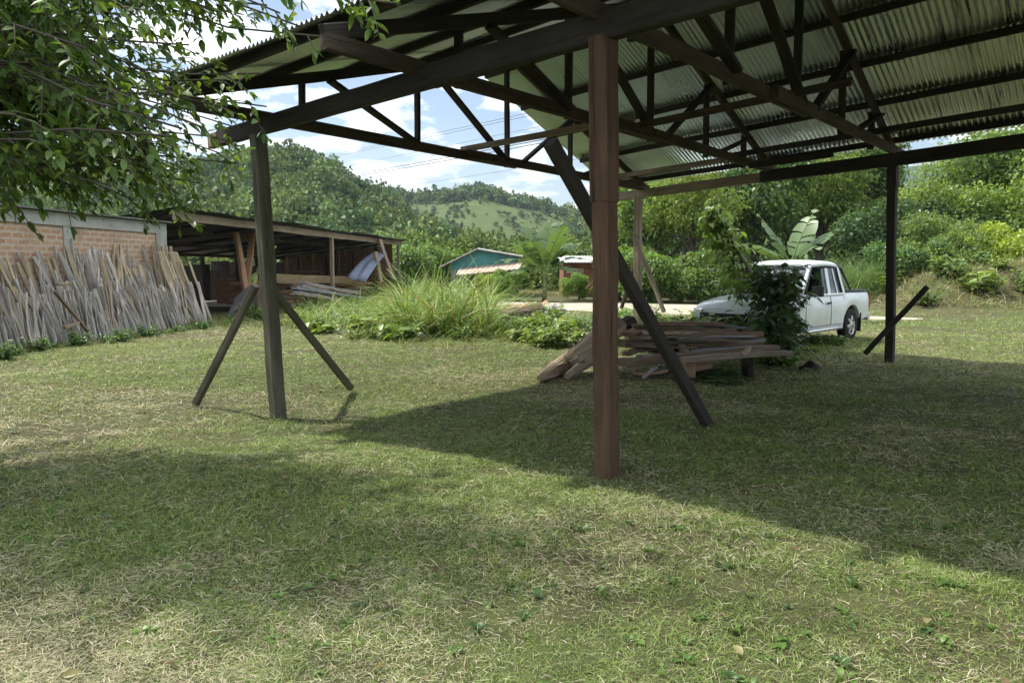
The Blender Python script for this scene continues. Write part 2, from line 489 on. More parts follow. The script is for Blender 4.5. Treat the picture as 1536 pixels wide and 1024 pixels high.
def crown_template(rng, n, R=3.0, leaf=1.0, lumps=9):
    cs = rng.normal(0, 1, (lumps, 3)); cs = unit(cs) * rng.uniform(.25, .75, (lumps, 1)) * R; cs[:, 2] *= .75
    k = rng.integers(0, lumps, n)
    d = unit(rng.normal(0, 1, (n, 3)) + np.array([0, 0, .35]))
    P = cs[k] + d * rng.uniform(.30, .5, (n, 1)) * R
    D = unit(d * .35 + rng.normal(0, 1, (n, 3)) * .7 + np.array([0, 0, -.25]))
    N = unit(d + rng.normal(0, .45, (n, 3)))
    L = rng.uniform(.7, 1.3, n) * leaf
    V, Fq = leaves4(P - D * L[:, None] * .5, D, N, L, L * rng.uniform(.6, .95, n), .08, .12)
    tint = rng.uniform(.75, 1.25, lumps)[k] * rng.uniform(.65, 1.35, n)
    return V, Fq, np.repeat(tint, 4)
def forest(name, fz, pts, rad, templ, pal, seed):
    rng = np.random.default_rng(seed); parts = []
    px, D = pts; z = fz(px, D); x = (px - 768) / FPX * D
    for q in range(len(px)):
        V, Fq, tn = templ[rng.integers(len(templ))]
        a = rng.uniform(0, 6.28); ca, sa = math.cos(a), math.sin(a)
        s = rad[q] / 3.0; sz = s * rng.uniform(.8, 1.45)
        W_ = np.stack([(V[:, 0] * ca - V[:, 1] * sa) * s + x[q], (V[:, 0] * sa + V[:, 1] * ca) * s + D[q], V[:, 2] * sz + z[q] + rad[q] * .75], -1)
        col = np.array(pal[rng.integers(len(pal))]) * rng.uniform(.7, 1.25)
        parts.append((W_, Fq, tn[:, None] * col[None]))
    V, Fq, C = merge(parts)
    o = link(name, np_mesh(name, V, Fq, C), LEAF_FAR)
    return tag(o, kind='stuff')
LEAF_FAR = leafmat('forest_foliage', .22, .6, False, .2)
rng = np.random.default_rng(21)
T1 = [crown_template(rng, 240, 3, .72, 12) for _ in range(5)]
T2 = [crown_template(rng, 120, 3, 1.0, 8) for _ in range(5)]
PALF = [(.075, .135, .05), (.095, .155, .05), (.06, .11, .045), (.115, .175, .055), (.08, .13, .04), (.14, .19, .06)]
def sample(n, p0, p1, d0, d1, dens, rng):
    px = rng.uniform(p0, p1, n * 3); D = np.sqrt(rng.uniform(d0 ** 2, d1 ** 2, n * 3))
    k = rng.uniform(0, 1, n * 3) < dens(px, D)
    return px[k][:n], D[k][:n]
def dens1(px, D):
    x = (px - 768) / FPX * D
    d = -.05 + 3.4 * vnoise(x, D, .028, 4) * vnoise(x, D, .10, 5)
    d = np.where((D > 250), 1.0, d)
    return np.clip(d, 0, 1)
P1 = sample(2500, -330, 960, 84, 266, dens1, rng)
r1 = 1.2 + 2.9 * rng.uniform(0, 1, len(P1[0])) ** 2.2 * np.where(P1[1] > 240, .95, 1)
o = forest('hill_forest', hill1, P1, r1, T1, PALF, 31)
tag(o, 'dense green tropical forest covering the hill behind the lumber shed', 'forest')
def dens2(px, D):
    patch = (px > 575) & (px < 830) & (D < 418)
    return np.where(patch, .9 * vnoise(px * .03, D * .06, 1, 8) ** 1.6 + .06, np.where(D > 400, 1.0, .5))
P2 = sample(1300, 470, 1120, 330, 458, dens2, rng)
o = forest('ridge_forest', hill2, P2, np.where((P2[0] > 575) & (P2[0] < 830) & (P2[1] < 418), rng.uniform(.6, 2.3, len(P2[0])), rng.uniform(2.0, 4.8, len(P2[0]))), T2, PALF, 32)
tag(o, 'darker far-off forest along the second ridge under the clouds', 'forest')
P3 = sample(420, 960, 1750, 84, 262, lambda p, d: np.full(len(p), .9), rng)
o = forest('valley_forest', hill1, P3, rng.uniform(3.0, 5.4, len(P3[0])), T1, PALF, 33)
tag(o, 'forested slope seen behind the trees on the right', 'forest')
zf = lambda px, D: 0 * px - .2
P4 = sample(150, 520, 960, 58, 84, lambda p, d: np.full(len(p), .9), rng)
T3 = [crown_template(rng, 1000, 3, .38, 16) for _ in range(4)]
PALN = [(.10, .17, .04), (.13, .20, .045), (.08, .14, .04), (.12, .17, .05)]
o = forest('foot_thicket', zf, P4, rng.uniform(1.5, 2.7, len(P4[0])), T3, PALN, 34)
tag(o, 'bushy green thicket at the foot of the hill behind the huts', 'thicket')
# ================================================================== open pole shed
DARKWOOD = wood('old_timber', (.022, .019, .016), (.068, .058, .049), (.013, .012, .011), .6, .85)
POSTWOOD = wood('red_brown_post', (.062, .038, .023), (.155, .093, .057), (.04, .026, .017), .6, .8)
GREYWOOD = wood('grey_post', (.065, .06, .044), (.20, .185, .14), (.045, .043, .028), .5, .85, 1, False, (.06, .066, .034))
PALEWOOD = wood('pale_timber', (.16, .125, .085), (.36, .29, .20), (.08, .06, .045), .5, .8)
t = NT('zinc_sheet')
g = t.n('Attribute', _attribute_name='grain').outputs['Vector']
n1 = t.noise(t.mapping(g, (1.0, .35, 1)), 1.3, 5, .6)
n2 = t.noise(t.mapping(g, (13, .55, 1)), 1.0, 5, .65)
n3 = t.noise(t.mapping(g, (.3, .3, 1)), 1.0, 3, .5)
c = t.ramp(n1, [(.3, (.52, .57, .63)), (.7, (.74, .79, .86))])
streak = t.mix(1.0, t.ramp(n2, [(.55, 0.0), (.64, 1.0)]), t.ramp(n3, [(.36, 0.0), (.5, 1.0)]), 'MULTIPLY')
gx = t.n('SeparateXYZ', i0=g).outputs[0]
glow_stain = t.n('MapRange', i0=gx, i1=4.6, i2=6.6, i3=.12, i4=1.0).outputs[0]
c = t.mix(t.n('Math', _operation='MULTIPLY', i0=glow_stain, i1=.4).outputs[0], c, (.62, .64, .34))  # reflected yellow-green glow painted into the colour of the right-hand sheets
streak = t.n('Math', _operation='MULTIPLY', i0=streak, i1=glow_stain).outputs[0]
c = t.mix(streak, c, (.03, .026, .018))
c = t.mix(t.ramp(n1, [(.56, 0.0), (.78, .5)]), c, (.20, .16, .09))
p = t.bsdf(c, .42, .9, .5)
t.l(t.ramp(n1, [(.3, .24), (.7, .42)]), p.inputs['Roughness'])
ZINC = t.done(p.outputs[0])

Cb = gp(911, 715); Lb = Vector((-2.97, 9.2, 0)); Rb = gp(1335, 545); Fb = Vector(((957 - 768) / FPX * 17.6, 17.6, 0))
def top(px, py, Y): return at(px, py, Y)
Ct = top(905, 62, Cb.y); Lt = top(387, 203, Lb.y); Rt = top(1339, 248, Rb.y); Ft = top(957, 297, Fb.y)
def bl(a, b, dz=0.0):
    """a: along the front beam, 0 at the left post and 1 at the middle post; b: across, 0 front beam, 1 back beam; dz above the beams' underside"""
    n = Lt * (1 - a) + Ct * a; f = Ft * (1 - a) + Rt * a
    p = n * (1 - b) + f * b
    return Vector((p.x, p.y, p.z + dz))
Uax = (bl(1, 0) - bl(0, 0)).normalized(); Vax = (bl(1, 1) - bl(1, 0)).normalized()
CH = .15      # underside of the truss chords over the beams' underside
def rz(b):    # middle of the rafters over the beams' underside
    if b < .5: return CH + .14 + (b + .115) / .615 * 1.72
    return CH + .10 + (1.04 - b) / .54 * 1.76
shed = thing('pole_shed', 'open timber pole shed with zinc roof on four visible posts over the lawn', 'shed', (Cb.x, Cb.y, 0))
def post(base, topv, w, mat, name='post', lo=-.25, split=None, mat2=None):
    b = Vector((base.x, base.y, base.z + lo)); m = MB()
    q = Vector(topv)
    if split:
        s_ = b.lerp(q, (split - b.z) / (q.z - b.z))
        m.beam(b, s_, w * .89, w * .89, Uax, 9, .006, .07)
        o = m.build(name, mat, shed)
        m2 = MB().beam(s_, q, w, w, Uax, 6, .004, .06)
        m2.build('post_top', mat2 or mat, o)
    else:
        m.beam(b, q, w, w, Uax, 9, .007, .08); o = m.build(name, mat, shed)
    return o
pc = post(Cb, Ct + Vector((0, 0, .03)), .165, POSTWOOD, split=at(905, 303, Cb.y).z)
pl = post(Lb + Vector((.13, 0, 0)), Lt + Vector((0, 0, .01)), .155, GREYWOOD)
pr = post(Rb, Rt + Vector((0, 0, .05)), .15, DARKWOOD, split=at(1335, 282, Rb.y).z)
pf = post(Fb, Ft + Vector((0, 0, .03)), .15, PALEWOOD)
# beams on the posts
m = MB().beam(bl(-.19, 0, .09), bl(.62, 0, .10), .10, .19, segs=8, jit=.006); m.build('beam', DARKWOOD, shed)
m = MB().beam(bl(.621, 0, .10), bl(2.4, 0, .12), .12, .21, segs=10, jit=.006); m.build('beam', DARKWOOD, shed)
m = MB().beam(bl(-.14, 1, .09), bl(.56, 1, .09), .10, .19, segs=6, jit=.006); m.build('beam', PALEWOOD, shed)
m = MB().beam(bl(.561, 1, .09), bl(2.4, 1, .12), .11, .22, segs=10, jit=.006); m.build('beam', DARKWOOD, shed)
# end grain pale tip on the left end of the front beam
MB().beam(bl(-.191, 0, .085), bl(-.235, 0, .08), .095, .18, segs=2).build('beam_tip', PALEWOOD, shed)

MEDWOOD = wood('brown_timber', (.04, .031, .022), (.125, .096, .07), (.022, .018, .014), .5, .85)
def truss(a, wmat, fmat):
    ch = MB()
    ch.beam(bl(a, -.112, CH + .07), bl(a, .52, CH + .075), .075, .14, segs=7, jit=.005)
    ch.beam(bl(a + .017, .38, CH + .078), bl(a + .017, 1.035, CH + .075), .075, .14, segs=7, jit=.005)
    o = ch.build('truss', fmat, shed)
    r = MB().beam(bl(a, -.112, CH + .125), bl(a, .5, rz(.5)), .07, .13, segs=6, jit=.005); r.build('rafter', wmat, o)
    r = MB().beam(bl(a, .503, rz(.503)), bl(a, 1.05, rz(1.05)), .07, .13, segs=6, jit=.005); r.build('rafter', fmat, o)
    for b in (.07, .28, .505, .715, .895):
        k = 1 if b != .505 else 0
        MB().beam(bl(a - .014, b, CH + .02), bl(a - .014, b, rz(b) + .03), .055, .095, Uax, 3).build('strut', wmat, o)
    for b0, b1 in ((.105, .265), (.30, .485), (.70, .53), (.885, .735)):
        MB().beam(bl(a + .0145, b0, rz(b0) - .09), bl(a + .0145, b1, CH + .09), .05, .125, Uax, 4).build('strut', wmat, o)
    return o
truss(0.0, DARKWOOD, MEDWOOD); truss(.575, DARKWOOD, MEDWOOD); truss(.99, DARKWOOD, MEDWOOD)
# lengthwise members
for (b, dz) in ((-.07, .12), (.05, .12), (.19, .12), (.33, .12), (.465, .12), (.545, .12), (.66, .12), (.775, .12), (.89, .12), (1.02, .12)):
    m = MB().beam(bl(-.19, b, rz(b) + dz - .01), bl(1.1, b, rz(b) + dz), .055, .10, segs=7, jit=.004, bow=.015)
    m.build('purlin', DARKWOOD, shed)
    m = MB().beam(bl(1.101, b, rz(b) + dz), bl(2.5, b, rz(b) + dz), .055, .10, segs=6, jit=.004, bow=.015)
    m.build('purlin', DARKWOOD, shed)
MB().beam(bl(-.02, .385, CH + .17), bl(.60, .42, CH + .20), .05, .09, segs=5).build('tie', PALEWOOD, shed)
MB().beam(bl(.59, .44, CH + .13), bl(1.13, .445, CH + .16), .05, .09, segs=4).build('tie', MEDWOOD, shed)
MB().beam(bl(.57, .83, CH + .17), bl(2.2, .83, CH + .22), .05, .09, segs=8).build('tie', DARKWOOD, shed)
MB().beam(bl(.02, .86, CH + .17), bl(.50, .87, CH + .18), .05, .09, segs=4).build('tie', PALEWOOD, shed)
MB().beam(at(1125, 249, 13.6), at(1250, 231, 12.6), .05, .10, segs=3).build('loose_batten', DARKWOOD, shed)
# corrugated roof: two slopes with wavy eaves
def slope(b0, b1, name):
    pitch = .0815; seg = 6
    A = np.array(bl(0, .5)); B = np.array(bl(1, .5)); per = np.linalg.norm(B - A)
    a0, a1 = -.215, 2.45
    n = int((a1 - a0) * per / pitch) * seg
    rows = [b0 + (b1 - b0) * k / 9 for k in range(10)]
    R = np.random.default_rng(int(b0 * 100) + 50)
    a = np.linspace(a0, a1, n + 1)
    ph = np.arange(n + 1) / seg * 2 * math.pi
    sheet = (np.arange(n + 1) // (seg * 10))
    so_ = R.normal(0, .006, sheet.max() + 1); sb = R.normal(0, .006, sheet.max() + 1)
    V = []; G = []
    for k, b in enumerate(rows):
        base = np.array([np.array(bl(x, b)) for x in (0, 1)])
        P = base[0][None] * (1 - a[:, None]) + base[1][None] * a[:, None]
        db = sb[sheet] * (1 if k in (0, 9) else 0)
        P = P + (np.array(Vax) * 8.8)[None] * db[:, None]
        lap = .012 if k > 4 else 0
        z = rz(b) + .12 + .058 + .019 * np.sin(ph) + so_[sheet] * (.3 + .7 * (k in (0, 9))) + .006 * np.sin(a * 9 + k * 1.7)
        P[:, 2] += z - lap * 0
        V.append(P); G.append(np.stack([a * per, np.full(n + 1, (b - b0) * 8.8), np.zeros(n + 1)], -1))
    V = np.concatenate(V); G = np.concatenate(G)
    W_ = n + 1
    i, j = np.meshgrid(np.arange(n), np.arange(len(rows) - 1)); q = (j * W_ + i).ravel()
    me = np_mesh(name, V, np.stack([q, q + 1, q + 1 + W_, q + W_], -1), smooth=True)
    g = me.attributes.new('grain', 'FLOAT_VECTOR', 'POINT'); g.data.foreach_set('vector', G.astype('f').ravel())
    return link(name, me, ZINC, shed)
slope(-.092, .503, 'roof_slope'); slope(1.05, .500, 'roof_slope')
m = MB()
for k in range(1):
    pass
ridge = []
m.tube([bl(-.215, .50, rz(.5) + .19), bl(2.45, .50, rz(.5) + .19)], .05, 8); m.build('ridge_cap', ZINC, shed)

# braces
MB().beam(at(826, 213, 6.12), gp(1068, 648, -.06) , .095, .11, segs=8, jit=.004).build('brace', DARKWOOD, shed)
MB().beam(at(384, 428, 9.12), gp(293, 606, -.10), .075, .085, segs=5).build('brace', GREYWOOD, shed)
MB().beam(at(404, 428, 9.28), gp(526, 582, -.06), .075, .085, segs=5).build('brace', GREYWOOD, shed)
MB().beam(at(1391, 430, 12.2), at(1298, 530, 12.9), .08, .075, segs=4).build('brace', DARKWOOD, shed)
MB().beam(at(951, 352, 17.5), at(996, 468, 16.9), .08, .08, segs=4).build('brace', PALEWOOD, shed)
MB().beam(at(953, 392, 17.6), at(932, 462, 17.9), .07, .07, segs=4).build('brace', MEDWOOD, shed)
# ================================================================== brick building side wall, slats, lumber shed
WE = Vector((.125, 1, 0)).normalized(); WN = Vector((WE.y, -WE.x, 0)); WB = Vector((-12.9 + .125 * 11, 11, 0))
def wp(s, h, o): return WB + WE * s + WN * o + Vector((0, 0, h))
def sp(px, py, off):
    d = ray(px, py); c = Vector((0, 0, EYE))
    tt = ((WB - c).dot(WN) + off) / d.dot(WN)
    return c + d * tt
def slab(m, s0, s1, h0, h1, o0, o1, nh=1):
    vs = [wp(s, h, o) for h in (h0, h1) for (s, o) in ((s0, o0), (s1, o0), (s1, o1), (s0, o1))]
    gs = [(s, h, o) for h in (h0, h1) for (s, o) in ((s0, o0), (s1, o0), (s1, o1), (s0, o1))]
    m.add(vs, [(3, 2, 1, 0), (4, 5, 6, 7), (0, 1, 5, 4), (1, 2, 6, 5), (2, 3, 7, 6), (3, 0, 4, 7)], gs)
    return m
t = NT('brick_courses')
g = t.n('Attribute', _attribute_name='grain').outputs['Vector']
wob = t.noise(g, 3.0, 3, .6)
gv = t.n('VectorMath', _operation='ADD', i0=g)
cbx = t.n('CombineXYZ'); mth = t.n('Math', _operation='MULTIPLY', i0=wob, i1=.05); t.l(mth.outputs[0], cbx.inputs[1]); t.l(cbx.outputs[0], gv.inputs[1])
br = t.n('TexBrick', Vector=gv.outputs[0], Color1=(.36, .19, .10, 1), Color2=(.47, .30, .18, 1), Mortar=(.50, .44, .36, 1), Scale=1.0, Mortar_Size=.028, Bias=-.1, Brick_Width=.34, Row_Height=.135)
n2 = t.noise(g, 2.2, 5, .65); n3 = t.noise(g, 14, 5, .7)
c = t.mix(t.ramp(n2, [(.5, 0.0), (.7, .55)]), br.outputs[0], (.46, .38, .31))
c = t.mix(t.ramp(t.noise(g, .9, 5, .7), [(.5, 0.0), (.68, .7)]), c, (.20, .15, .11))
c = t.mix(.35, c, t.ramp(n3, [(.3, (.25, .14, .09)), (.7, (.60, .45, .34))]))
BRICK = t.done(t.bsdf(c, .92, 0, .15, br.outputs[1], -.6, .02).outputs[0])
CONC = plain('pale_concrete', (.36, .365, .34), .9, 0, .2, 2.5, .18, .2, (.26, .26, .23))
bw = thing('brick_wall', 'low brick building side wall with pale concrete columns and a concrete band on top', 'wall', wp(6, 0, 0))
m = MB()
slab(m, -4, 7.35, -.2, 2.62, -.22, 0); slab(m, 7.61, 11.1, -.2, 2.62, -.22, 0); m.build('brickwork', BRICK, bw)
slab(MB(), -4, 11.62, 2.621, 2.92, -.26, .045).build('top_band', CONC, bw)
slab(MB(), 7.351, 7.609, -.2, 2.62, -.24, .03).build('column', CONC, bw)
slab(MB(), 11.101, 11.62, -.2, 2.62, -.26, .04).build('column', CONC, bw)
RUST = plain('dark_roof_sheet', (.16, .15, .14), .6, .3, .4, 1.2, .4, .1, (.10, .06, .04))
m = MB(); slab(m, -4.2, 11.7, 2.94, 2.98, -.9, .18); m.build('roof_edge', RUST, bw)

# slats leaning on the wall
SLATW = [wood('slat_grey', (.30, .29, .28), (.72, .70, .68), (.12, .115, .11), .45, .85, 1, True),
         wood('slat_tan', (.34, .28, .20), (.68, .58, .43), (.16, .12, .08), .4, .85, 1, True)]
R = random.Random(3)
slat_meshes = []
for k in range(12):
    L = (1.15, 1.3, 1.45, 1.6, 1.75, 1.9, 2.1, 2.3, 1.4, 1.7, 1.25, 2.0)[k]
    m = MB().beam((0, 0, 0), (R.uniform(-.03, .03), 0, L), R.uniform(.035, .085), R.uniform(.018, .035), (1, 0, 0) if False else (0, 1, 0), 5, .008, .12, None, .03)
    me = m.mesh('leaning_plank'); me.materials.append(SLATW[k % 2 if k % 3 else 0]); slat_meshes.append((L, me))
def slat(k, base, topd, tint, roll, label, group):
    o = bpy.data.objects.new('leaning_plank', slat_meshes[k][1]); COL.objects.link(o)
    d = Vector(topd).normalized()
    q = d.to_track_quat('Z', 'Y'); e = q.to_matrix() @ Matrix.Rotation(roll, 3, 'Z')
    o.rotation_euler = e.to_euler(); o.location = base; o.color = tint
    tag(o, label, 'plank', group)
GRP = 'weathered slats leaning against the brick wall'
tot = 0
def hmax(s):    # height of the heap along the wall, from the photo
    return np.interp(s, [3, 4.2, 5.2, 6, 7.3, 8, 9, 10, 11, 12], [1.3, 1.5, 1.85, 2.1, 2.0, 2.35, 2.2, 2.1, 2.1, 1.7])
for row, (o0, frac, n) in enumerate(((.30, .98, 92), (.60, .70, 88), (.95, .45, 92))):
    lean_along = 0; s = 2.4; step = (11.9 - 2.4) / n
    for q in range(n):
        if q % R.choice((4, 5, 6, 7)) == 0:
            lean_along = -R.uniform(-.38, .42) - (.16 * (s - 6) / 6 if s > 6 else 0); bundle = R.uniform(.85, 1.12) if row == 0 else R.uniform(.6, 1.45); bt = R.uniform(.8, 1.15)
        s += step
        want = hmax(s) * frac * bundle
        k = min(range(12), key=lambda i: abs(slat_meshes[i][0] - want * 1.08) + R.random() * .22)
        L = slat_meshes[k][0]
        oo = o0 + R.uniform(-.12, .12)
        dirv = WE * (lean_along + R.uniform(-.10, .10)) - WN * (min(oo - .03, .30 * L) / L * R.uniform(.5, .95)) + Vector((0, 0, 1))
        base = wp(s - lean_along * .5, R.uniform(-.03, .03) + .0, oo)
        tn = bt * R.uniform(.6, 1.3)
        slat(k, base, dirv, (tn, tn * R.uniform(.92, .97), tn * R.uniform(.76, .95), 1), R.uniform(-.5, .5) + math.atan2(WE.y, WE.x),
             'thin weathered board in the heap propped along the brick wall', GRP); tot += 1
# the many thinner slats wedged behind and between: past three hundred, so one object
hb = MB()
for q in range(620):
    s = R.uniform(2.2, 12.1); la = R.uniform(-.12, .12) - (.2 * (s - 6) / 6 if s > 6 else 0) + R.uniform(-.25, .25) * (R.random() < .3)
    oo = R.choice((.25, .5, .75, .98)) + R.uniform(-.12, .12); L = float(hmax(s)) * R.uniform(.3, 1.08) * (1.12 - .62 * oo)
    b = wp(s - la * .4, -.02, oo); tp_ = b + WE * la * L - WN * min(max(.02, oo - .04), .3 * L) * R.uniform(.7, .95) + Vector((0, 0, L))
    v = R.uniform(.6, 1.2); hb.beam(b, tp_, R.uniform(.03, .07), R.uniform(.015, .03), WE, 3, .008, .12, (v, v * .95, v * R.uniform(.8, .95)), .03)
SLATH = wood('slat_heap_wood', (.28, .265, .245), (.64, .61, .56), (.15, .14, .13), .4, .85)
tag(hb.build('plank_heap', SLATH), 'dense mass of thin grey slats wedged behind the leaning boards at the brick wall', 'planks', kind='stuff')
# steep fan of long slats at the right end of the heap
for q in range(16):
    s = 10.9 + q * .10
    slat(7 if q % 2 else 11, wp(s + .45, 0, .5 + R.uniform(-.1, .25)), WE * -.42 - WN * .14 + Vector((0, 0, 1)), (1.0, .98, .93, 1), R.uniform(-.4, .4) + 1.4,
         'long pale board of the slanting fan at the right end of the heap', 'long slats fanned at the end of the heap')
# the odd boards lying in front
for k, (p, q, lab) in enumerate((((82, 437), (132, 496), 'knobbly grey stick slanting across the front of the slat heap'), ((86, 427), (104, 425), 'short pale block stuck crosswise in the slat heap'),
                               ((96, 491), (118, 484), 'short split plank lying level low in the slat heap'), ((40, 522), (72, 511), 'pale plank lying on the grass before the slat heap'))):
    tag(MB().beam(sp(p[0], p[1], 1.12), sp(q[0], q[1], 1.12), .08, .06, segs=4, jit=.01).build('loose_board', PALEWOOD), lab, 'board')

# ---------------------------------------------------------------- lumber shed
ls = thing('lumber_shed', 'long low open-fronted lumber shed with a thin dark roof beside the brick wall', 'shed', wp(25, 0, -3))
S0, S1, DEP = 11.85, 37.0, 7.7
def roofh(o): return 3.30 + o * .118
V = []; ns = 150; no_ = 6
m = MB(); vs = []; fs = []
for i in range(ns + 1):
    for j in range(no_ + 1):
        s = S0 + (S1 + .7 - S0) * i / ns; o = .45 - (DEP + .8) * j / no_
        vs.append(wp(s, roofh(o) + .05 + .014 * math.sin(i * 2.1) + .03 * math.sin(s * .7 + j) + .02 * math.sin(s * 2.3), o + (.05 * math.sin(int(s / .8) * 12.9) if j == 0 else 0)))
for i in range(ns):
    for j in range(no_):
        a = i * (no_ + 1) + j
        fs.append((a, a + 1, a + no_ + 2, a + no_ + 1))
m.add(vs, fs, None, None, True); m.build('roof', plain('grey_roof_sheet', (.10, .097, .092), .6, .5, .4, .8, .4, 0, (.05, .035, .028)), ls)
for k in range(4):
    a, b = S0 + .05 + k * 6.28, S0 + .05 + (k + 1) * 6.28 - .01
    MB().beam(wp(a, roofh(0) - .13, .12), wp(b, roofh(0) - .13 + .02 * math.sin(k * 3), .12), .08, .26, segs=5, jit=.012).build('fascia', PALEWOOD, ls)
for o in (-2.2, -4.8, -7.4):
    MB().beam(wp(S0, roofh(o) - .12, o), wp(S1, roofh(o) - .12, o), .09, .16, segs=8, jit=.015).build('roof_beam', MEDWOOD, ls)
for k in range(9):
    s = S0 + .6 + k * 3.0
    MB().beam(wp(s, roofh(.1) - .06, .1), wp(s, roofh(-7.6) - .06, -7.6), .07, .12, segs=4).build('rafter', DARKWOOD, ls)
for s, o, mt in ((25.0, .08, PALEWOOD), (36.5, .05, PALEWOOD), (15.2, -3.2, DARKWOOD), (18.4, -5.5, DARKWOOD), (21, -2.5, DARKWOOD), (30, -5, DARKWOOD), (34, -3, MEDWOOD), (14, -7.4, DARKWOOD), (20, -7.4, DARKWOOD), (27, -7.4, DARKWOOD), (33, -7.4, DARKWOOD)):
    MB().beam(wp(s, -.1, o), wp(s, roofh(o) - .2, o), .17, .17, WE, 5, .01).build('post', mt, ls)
# end wall of brown boards and frames
BROWNB = wood('brown_board', (.16, .075, .04), (.34, .19, .11), (.07, .035, .02), .5, .75)
m = MB()
nb = 17
for k in range(nb):
    o = -7.6 + (7.2) * k / nb
    zt_ = roofh(o + .2) - .1
    m.beam(wp(S1 - .2 + .012 * (k % 2), -.1, o + .21), wp(S1 - .2 + .012 * (k % 2), zt_, o + .21), .41, .03, WE, 3, .003)
m.build('end_wall', BROWNB, ls)
for o in (-6.4, -4.6, -2.9, -1.4): MB().beam(wp(S1 - .29, 0, o), wp(S1 - .29, roofh(o) - .15, o), .09, .07, WE, 3).build('wall_stud', DARKWOOD, ls)
MB().beam(wp(S1 - .31, 1.0, -7.5), wp(S1 - .31, 1.05, -.4), .09, .12, segs=4).build('wall_rail', MEDWOOD, ls)
# low board wall at the back with open gaps above
for k in range(25):
    s = S0 + .3 + k * 1.0
    if 3 <= k <= 6: h = .55
    else: h = 1.75 + .3 * math.sin(k * 2.7)
    MB().beam(wp(s, -.1, -7.62 + .004 * (k % 2)), wp(s, h, -7.62 + .004 * (k % 2)), 1.03, .03, WE, 2, .003).build('back_board', DARKWOOD, ls)

slab(MB(), S0 - .1, S0 - .02, -.1, 2.4, -7.5, -.25).build('side_wall', CONC, ls)

def one(name, label, cat, m, mat, group=None):
    return tag(m.build(name, mat), label, cat, group)
LB = wood('light_brown_pole', (.24, .13, .07), (.42, .25, .14), (.12, .07, .04), .4, .7)
one('propped_pole', 'light brown pole leaning left of the pair crossed under the lumber shed roof', 'pole', MB().beam(sp(354, 349, -.9), sp(374, 470, -.4), .23, .18, segs=5, jit=.012), LB)
one('propped_pole', 'light brown pole leaning right of the pair crossed under the lumber shed roof', 'pole', MB().beam(sp(378, 349, -1.1), sp(366, 474, -.65), .23, .18, segs=5, jit=.012), LB)
one('propped_pole', 'pale long pole leaning against the far corner of the lumber shed', 'pole', MB().beam(sp(569, 360, .35), sp(590, 420, 1.3), .22, .2, segs=4, jit=.015), PALEWOOD)
one('propped_pole', 'short pale post standing beside the grey tarpaulin at the lumber shed', 'pole', MB().beam(sp(563, 378, .9), sp(571, 424, 1.2), .24, .2, segs=4, jit=.015), PALEWOOD)
one('bench_board', 'long pale plank laid level along the open front of the lumber shed', 'board', MB().beam(sp(412, 418, -.6), sp(548, 420, -.2), .12, .36, segs=6, jit=.015), wood('tan_board', (.17, .12, .06), (.33, .25, .14), (.09, .06, .03), .4))
GREYB = wood('grey_board', (.15, .15, .15), (.36, .36, .36), (.08, .08, .08), .4, .85)
for k in range(7):
    f = k / 6
    a = sp(446 + R.uniform(-6, 16), 424 + 17 * f, 1.0 + .35 * f); b = sp(536 + R.uniform(-14, 6), 438 + 17 * f, 1.3 + .35 * f)
    one('stacked_board', ('topmost', 'second from top', 'third from top', 'middle', 'third from bottom', 'second from bottom', 'lowest')[k] + ' grey board of the sloping stack before the lumber shed', 'board',
        MB().beam(a, b, .26, .075, segs=6, jit=.018), (GREYB, PALEWOOD, GREYB, GREYB, DARKWOOD, GREYB, PALEWOOD)[k], 'grey boards stacked before the lumber shed')
OLDB = wood('sawn_board', (.16, .11, .07), (.36, .26, .17), (.08, .055, .035), .4, .8)
for k, (a, b, lab) in enumerate((((418, 434), (470, 428), 'dark'), ((424, 440), (486, 446), 'reddish'), ((430, 428), (452, 441), 'short dark'))):
    one('scrap_board', lab + ' scrap board on the clutter left of the sloping grey board stack', 'board', MB().beam(sp(a[0], a[1], -.3 + .1 * k), sp(b[0], b[1], .2 + .1 * k), .3, .09, segs=4, jit=.02), (DARKWOOD, BROWNB, DARKWOOD)[k])
for k in range(27):
    st_i = k % 3; lay = k // 3; s_c = (20.5, 25.5, 31.0)[st_i]; o_c = (-1.3, -1.7, -1.2)[st_i]
    ln = R.uniform(1.5, 2.3); o_ = o_c + R.uniform(-.12, .12); z_ = .07 + lay * (.125, .135, .12)[st_i]
    one('rough_board', ('rough sawn board in the stack just inside the lumber shed, nearest the brick wall', 'rough sawn board in the stack behind the level plank of the lumber shed', 'rough sawn board in the far stack inside the lumber shed')[st_i], 'board',
        MB().beam(wp(s_c - ln, z_, o_), wp(s_c + ln, z_, o_ + R.uniform(-.15, .15)), R.uniform(.5, .8), R.uniform(.09, .118), segs=4, jit=.006), (BROWNB, LB, PALEWOOD, OLDB)[R.randrange(4)], ('boards in the near shed stack', 'boards in the middle shed stack', 'boards in the far shed stack')[st_i])
